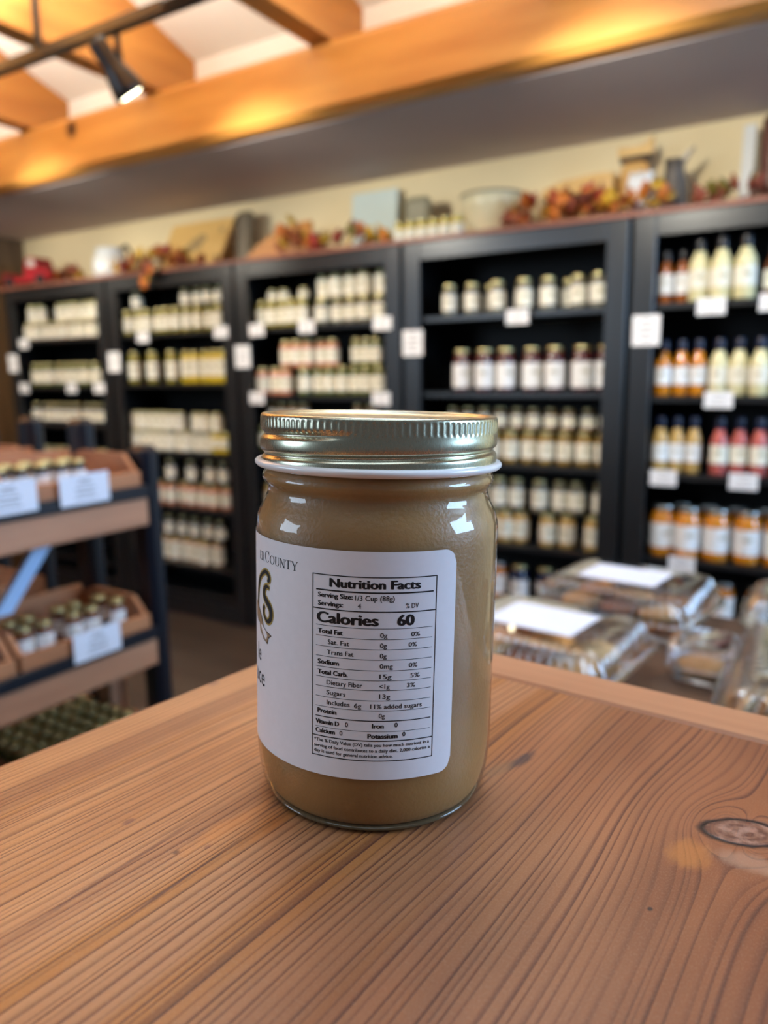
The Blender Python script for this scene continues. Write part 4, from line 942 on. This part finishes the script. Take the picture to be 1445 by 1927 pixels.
for ch, a, b_, h_ in (('E', -43.9, -42.0, 2.6), ('R', -41.9, -39.9, 2.6), ('C', -39.2, -36.3, 3.5), ('O', -36.0, -33.4, 2.65), ('U', -33.2, -30.9, 2.6), ('N', -30.7, -28.3, 2.6), ('T', -28.1, -25.8, 2.6), ('Y', -25.7, -23.1, 2.6)):
    serif_letter(ch, a, zc, b_ - a, h_)
ob('printed_text', mesh('printed_text', PV, PF, False, M_black_ink), lab)
# emblem: swashed strokes in black with gold outline, brown ribbon tail
def stroke(pts, wid, off, V, Fc):
    P = catmull(pts, 6); n = len(P); Wd = catmull([(w_, 0) for w_ in wid], 6)
    L_ = []; R2 = []
    for i, p in enumerate(P):
        a = P[max(0, i - 1)]; b_ = P[min(n - 1, i + 1)]; dx, dz = b_[0] - a[0], b_[1] - a[1]; l = math.hypot(dx, dz) or 1
        w_ = Wd[i][0] / 2; L_.append((p[0] - dz / l * w_, p[1] + dx / l * w_)); R2.append((p[0] + dz / l * w_, p[1] - dx / l * w_))
    for i in range(n - 1): add_poly([R2[i], R2[i + 1], L_[i + 1], L_[i]], off, V, Fc)
Sp = [(-36.3, 69.6), (-38.2, 69.9), (-39.9, 68.6), (-40.0, 66.6), (-38.0, 65.2), (-36.1, 63.9), (-35.4, 62.0), (-36.2, 60.0), (-38.2, 59.3), (-40.2, 60.6), (-40.6, 62.6), (-39.6, 63.6)]
Sw = [0.4, 1.1, 1.5, 1.7, 1.9, 1.9, 1.8, 1.5, 1.1, 0.9, 1.2, 0.6]
Hk = [(-46.6, 62.0), (-46.0, 66.0), (-44.4, 70.4), (-41.6, 73.0), (-38.8, 74.2), (-36.8, 73.4), (-36.6, 72.0), (-37.8, 71.6)]
Hw = [0.6, 1.1, 1.3, 1.1, 1.2, 1.3, 1.2, 0.6]
GV, GF = [], []
stroke(Sp, [w_ + 1.1 for w_ in Sw], 0.06, GV, GF); stroke(Hk, [w_ + 1.1 for w_ in Hw], 0.06, GV, GF)
KV, KF = [], []
stroke(Sp, Sw, 0.11, KV, KF); stroke(Hk, Hw, 0.11, KV, KF)
RV, RF = [], []
rib = [(-48.5, 63.5), (-45.2, 61.8), (-43.2, 60.2), (-41.6, 58.4), (-41.0, 56.9), (-38.6, 56.0), (-35.4, 55.4), (-37.2, 54.3), (-37.9, 52.3), (-40.8, 53.2), (-43.8, 55.0), (-44.6, 57.4), (-46.5, 57.4), (-48.7, 58.8)]
add_poly([(u, z) for u, z in rib], 0.085, RV, RF)
ob('gold_outline', mesh('gold_outline', GV, GF, False, mat('gold_ink', (168, 142, 66), 0.45, var=0.06, vscale=0.5)), lab)
ob('black_script', mesh('black_script', KV, KF, False, M_black_ink), lab)
ob('brown_ribbon', mesh('brown_ribbon', RV, RF, False, mat('brown_ink', (158, 126, 92), 0.5, var=0.08, vscale=0.5)), lab)
RBV, RBF = [], []
for a, b_ in zip(rib, rib[1:]):
    dx, dz = b_[0] - a[0], b_[1] - a[1]; l = math.hypot(dx, dz); nx, nz = -dz / l * 0.12, dx / l * 0.12
    add_poly([(a[0] - nx, a[1] - nz), (b_[0] - nx, b_[1] - nz), (b_[0] + nx, b_[1] + nz), (a[0] + nx, a[1] + nz)], 0.10, RBV, RBF)
ob('ribbon_outline', mesh('ribbon_outline', RBV, RBF, False, M_black_ink), lab)

# ------------------------------------------------------------------ low table with clear bakery boxes
LT = 0.845
lt = root('low_table', (0.0, 1.0, 0), 0, 'lower table just beyond the counter, covered with clear bakery boxes', 'table')
ob('table_top', box_me('tt', -0.50, 0.55, -0.28, 0.352, LT - 0.03, LT, None, 0.020), lt, wood('low_table_wood', (70, 50, 38), (100, 74, 54), 0, 8, 3, 0.5))
for lx in (-0.49, 0.48):
    for ly in (-0.26, 0.29): ob('leg', box_me('leg', lx, lx + 0.05, ly, ly + 0.05, 0, LT - 0.0305), lt, M_navy)
M_plastic = clear_mat('clear_plastic', (0.93, 0.94, 0.95, 1), 0.035, 1.5, 4.0, 0.1, 30)
def rrect(hx, hy, r, flute=0.0, nf=0, per=14):
    P = []
    for cx, cy, a0 in ((hx - r, -hy + r, -90), (hx - r, hy - r, 0), (-hx + r, hy - r, 90), (-hx + r, -hy + r, 180)):
        for i in range(5): a = math.radians(a0 + 90 * i / 4); P.append((cx + r * math.cos(a), cy + r * math.sin(a)))
    # resample evenly
    Q = []; n = len(P); per_len = 0; seg = []
    for i in range(n):
        a, b_ = P[i], P[(i + 1) % n]; l = math.hypot(b_[0] - a[0], b_[1] - a[1]); seg.append(l); per_len += l
    N_ = 448
    i = 0; acc = 0
    for k in range(N_):
        d = per_len * k / N_
        while acc + seg[i] < d: acc += seg[i]; i += 1
        t = (d - acc) / seg[i] if seg[i] > 0 else 0
        a, b_ = P[i], P[(i + 1) % n]; x, y = a[0] + (b_[0] - a[0]) * t, a[1] + (b_[1] - a[1]) * t
        dx, dy = b_[0] - a[0], b_[1] - a[1]; l = math.hypot(dx, dy) or 1
        fl = flute * (0.5 + 0.5 * math.cos(2 * PI * nf * k / N_)) ** 0.7
        Q.append((x + dy / l * fl, y - dx / l * fl))
    return Q
def loft(name, rings, m, capb=False, capt=False):
    v = []; f = []; n = len(rings[0][0])
    for P, z in rings: v += [(x, y, z) for x, y in P]
    for k in range(len(rings) - 1):
        for i in range(n): j = (i + 1) % n; f.append((k * n + i, k * n + j, (k + 1) * n + j, (k + 1) * n + i))
    if capb: f.append(tuple(reversed(range(n))))
    if capt: f.append(tuple(range((len(rings) - 1) * n, len(rings) * n)))
    return mesh(name, v, f, True, m)
M_note = mat('white_paper_blue_light', (228, 236, 248), 0.55, var=0.015)  # white paper; the blue cast of the skylight is put into its colour
def clamshell(loc, rz, hx, hy, h, lb, paper=None, flutes=56):
    r = root('bakery_box', loc, rz, lb, 'box', 'clear plastic bakery boxes on the low table')
    b0 = h * 0.42
    ob('tray', loft('tray', [(rrect(hx * 0.84, hy * 0.84, 0.02), 0.001), (rrect(hx * 0.93, hy * 0.93, 0.022, 0.002, flutes), b0 * 0.6), (rrect(hx * 0.97, hy * 0.97, 0.022, 0.002, flutes), b0), (rrect(hx * 1.04, hy * 1.04, 0.026), b0 + 0.001)], M_plastic, capb=True), r)
    ob('lid', loft('lid', [(rrect(hx * 1.04, hy * 1.04, 0.026), b0 + 0.003), (rrect(hx * 0.98, hy * 0.98, 0.022), b0 + 0.004), (rrect(hx * 0.96, hy * 0.96, 0.022, 0.0055, flutes), b0 + 0.008), (rrect(hx * 0.86, hy * 0.86, 0.02, 0.0055, flutes), h * 0.88),
                   (rrect(hx * 0.82, hy * 0.82, 0.02, 0.0055, flutes), h * 0.95), (rrect(hx * 0.77, hy * 0.77, 0.02, 0.003, flutes), h * 0.97), (rrect(hx * 0.74, hy * 0.74, 0.018), h)], M_plastic, capt=True), r)
    return r
def cookie_me(name, r, h):
    P = [(0.0001, 0), (r * 0.8, 0), (r, h * 0.35), (r * 0.95, h * 0.7), (r * 0.6, h), (0.0001, h * 1.04)]
    me = lathe(name, P, 18, cap=False)
    for v_ in me.vertices: v_.co.z += random.uniform(-0.05, 0.05) * h; v_.co.x *= 1 + random.uniform(-0.04, 0.04)
    return me
M_cookie = [mat('oat_cookie', (196, 150, 96), 0.8, var=0.25, vscale=120, bump=0.5), mat('ginger_cookie', (140, 84, 48), 0.8, var=0.3, vscale=120, bump=0.5), mat('sugar_cookie', (222, 186, 134), 0.8, var=0.12, vscale=90, bump=0.4)]
CK = [cookie_me('cookie_%d' % i, 0.033, 0.018) for i in range(3)]
for i in range(3): CK[i].materials.append(M_cookie[i])
CKN = ['oat', 'dark ginger', 'pale sugar']
def fill(cx, cy, z, hx, hy, rz, pick, where, layers=2, step=0.062):
    nx = int(2 * hx * 0.80 / step); ny = int(2 * hy * 0.80 / step)
    for l in range(layers):
        for i in range(nx):
            for j in range(ny):
                k = pick[(i + j + l) % len(pick)]
                lx = (i - (nx - 1) / 2) * step * 1.02; ly = (j - (ny - 1) / 2) * step * 1.02
                x = cx + lx * math.cos(rz) - ly * math.sin(rz); y = cy + lx * math.sin(rz) + ly * math.cos(rz)
                o = ob('cookie', CK[k], None, None, (x, y, z + 0.0035 + l * 0.0205), (0, 0, random.uniform(0, 6)))
                tag(o, '%s cookie, %s layer, %s row, %s from left, clear box %s' % (CKN[k], ('lower', 'upper')[l], ('front', 'second', 'third', 'fourth')[j], ORD[i], where), 'cookie', '%s cookies in the box %s' % (CKN[k], where))
BA = math.radians(-6)
def boxed(cx, cy, z, hx, hy, h, rz, lb, where, pick, note=None, layers=2):
    clamshell((cx, cy, z + 0.0006), rz, hx, hy, h, lb)
    fill(cx, cy, z + 0.0006, hx, hy, rz, pick, where, layers)
    if note:
        o = ob('paper_note', box_me('paper_note', -note[0] / 2, note[0] / 2, -note[1] / 2, note[1] / 2, 0, 0.0008, M_note), None, None, (cx + note[2] * math.cos(rz), cy + note[2] * math.sin(rz), z + 0.0012 + h), (0, 0, rz))
        tag(o, note[3], 'note', 'white paper notes on the bakery boxes')
boxed(-0.355, 0.955, LT, 0.125, 0.105, 0.076, BA, 'clear box of mixed cookies nearest the big jar, white note on top', 'nearest the jar', [0, 2, 1], (0.125, 0.098, 0.0, 'white paper note on the clear box nearest the big jar'))
boxed(-0.315, 1.235, LT, 0.125, 0.105, 0.076, BA, 'clear box of brown cookies farther back, white note on top', 'farther back', [1, 0], (0.125, 0.094, -0.005, 'white paper note on the farther clear cookie box'))
boxed(0.02, 0.955, LT, 0.145, 0.155, 0.082, math.radians(3), 'large clear box of pale pastries at the right edge, fluted sides catching blue light', 'at the right edge', [2, 0], None)
boxed(-0.03, 1.29, LT, 0.115, 0.085, 0.07, math.radians(4), 'clear box partly hidden behind the large right box', 'behind the large right box', [0], None, 1)
boxed(-0.165, 1.055, LT, 0.042, 0.06, 0.05, math.radians(3), 'small nearly empty clear box between the two larger ones', 'in the gap', [0], None, 1)
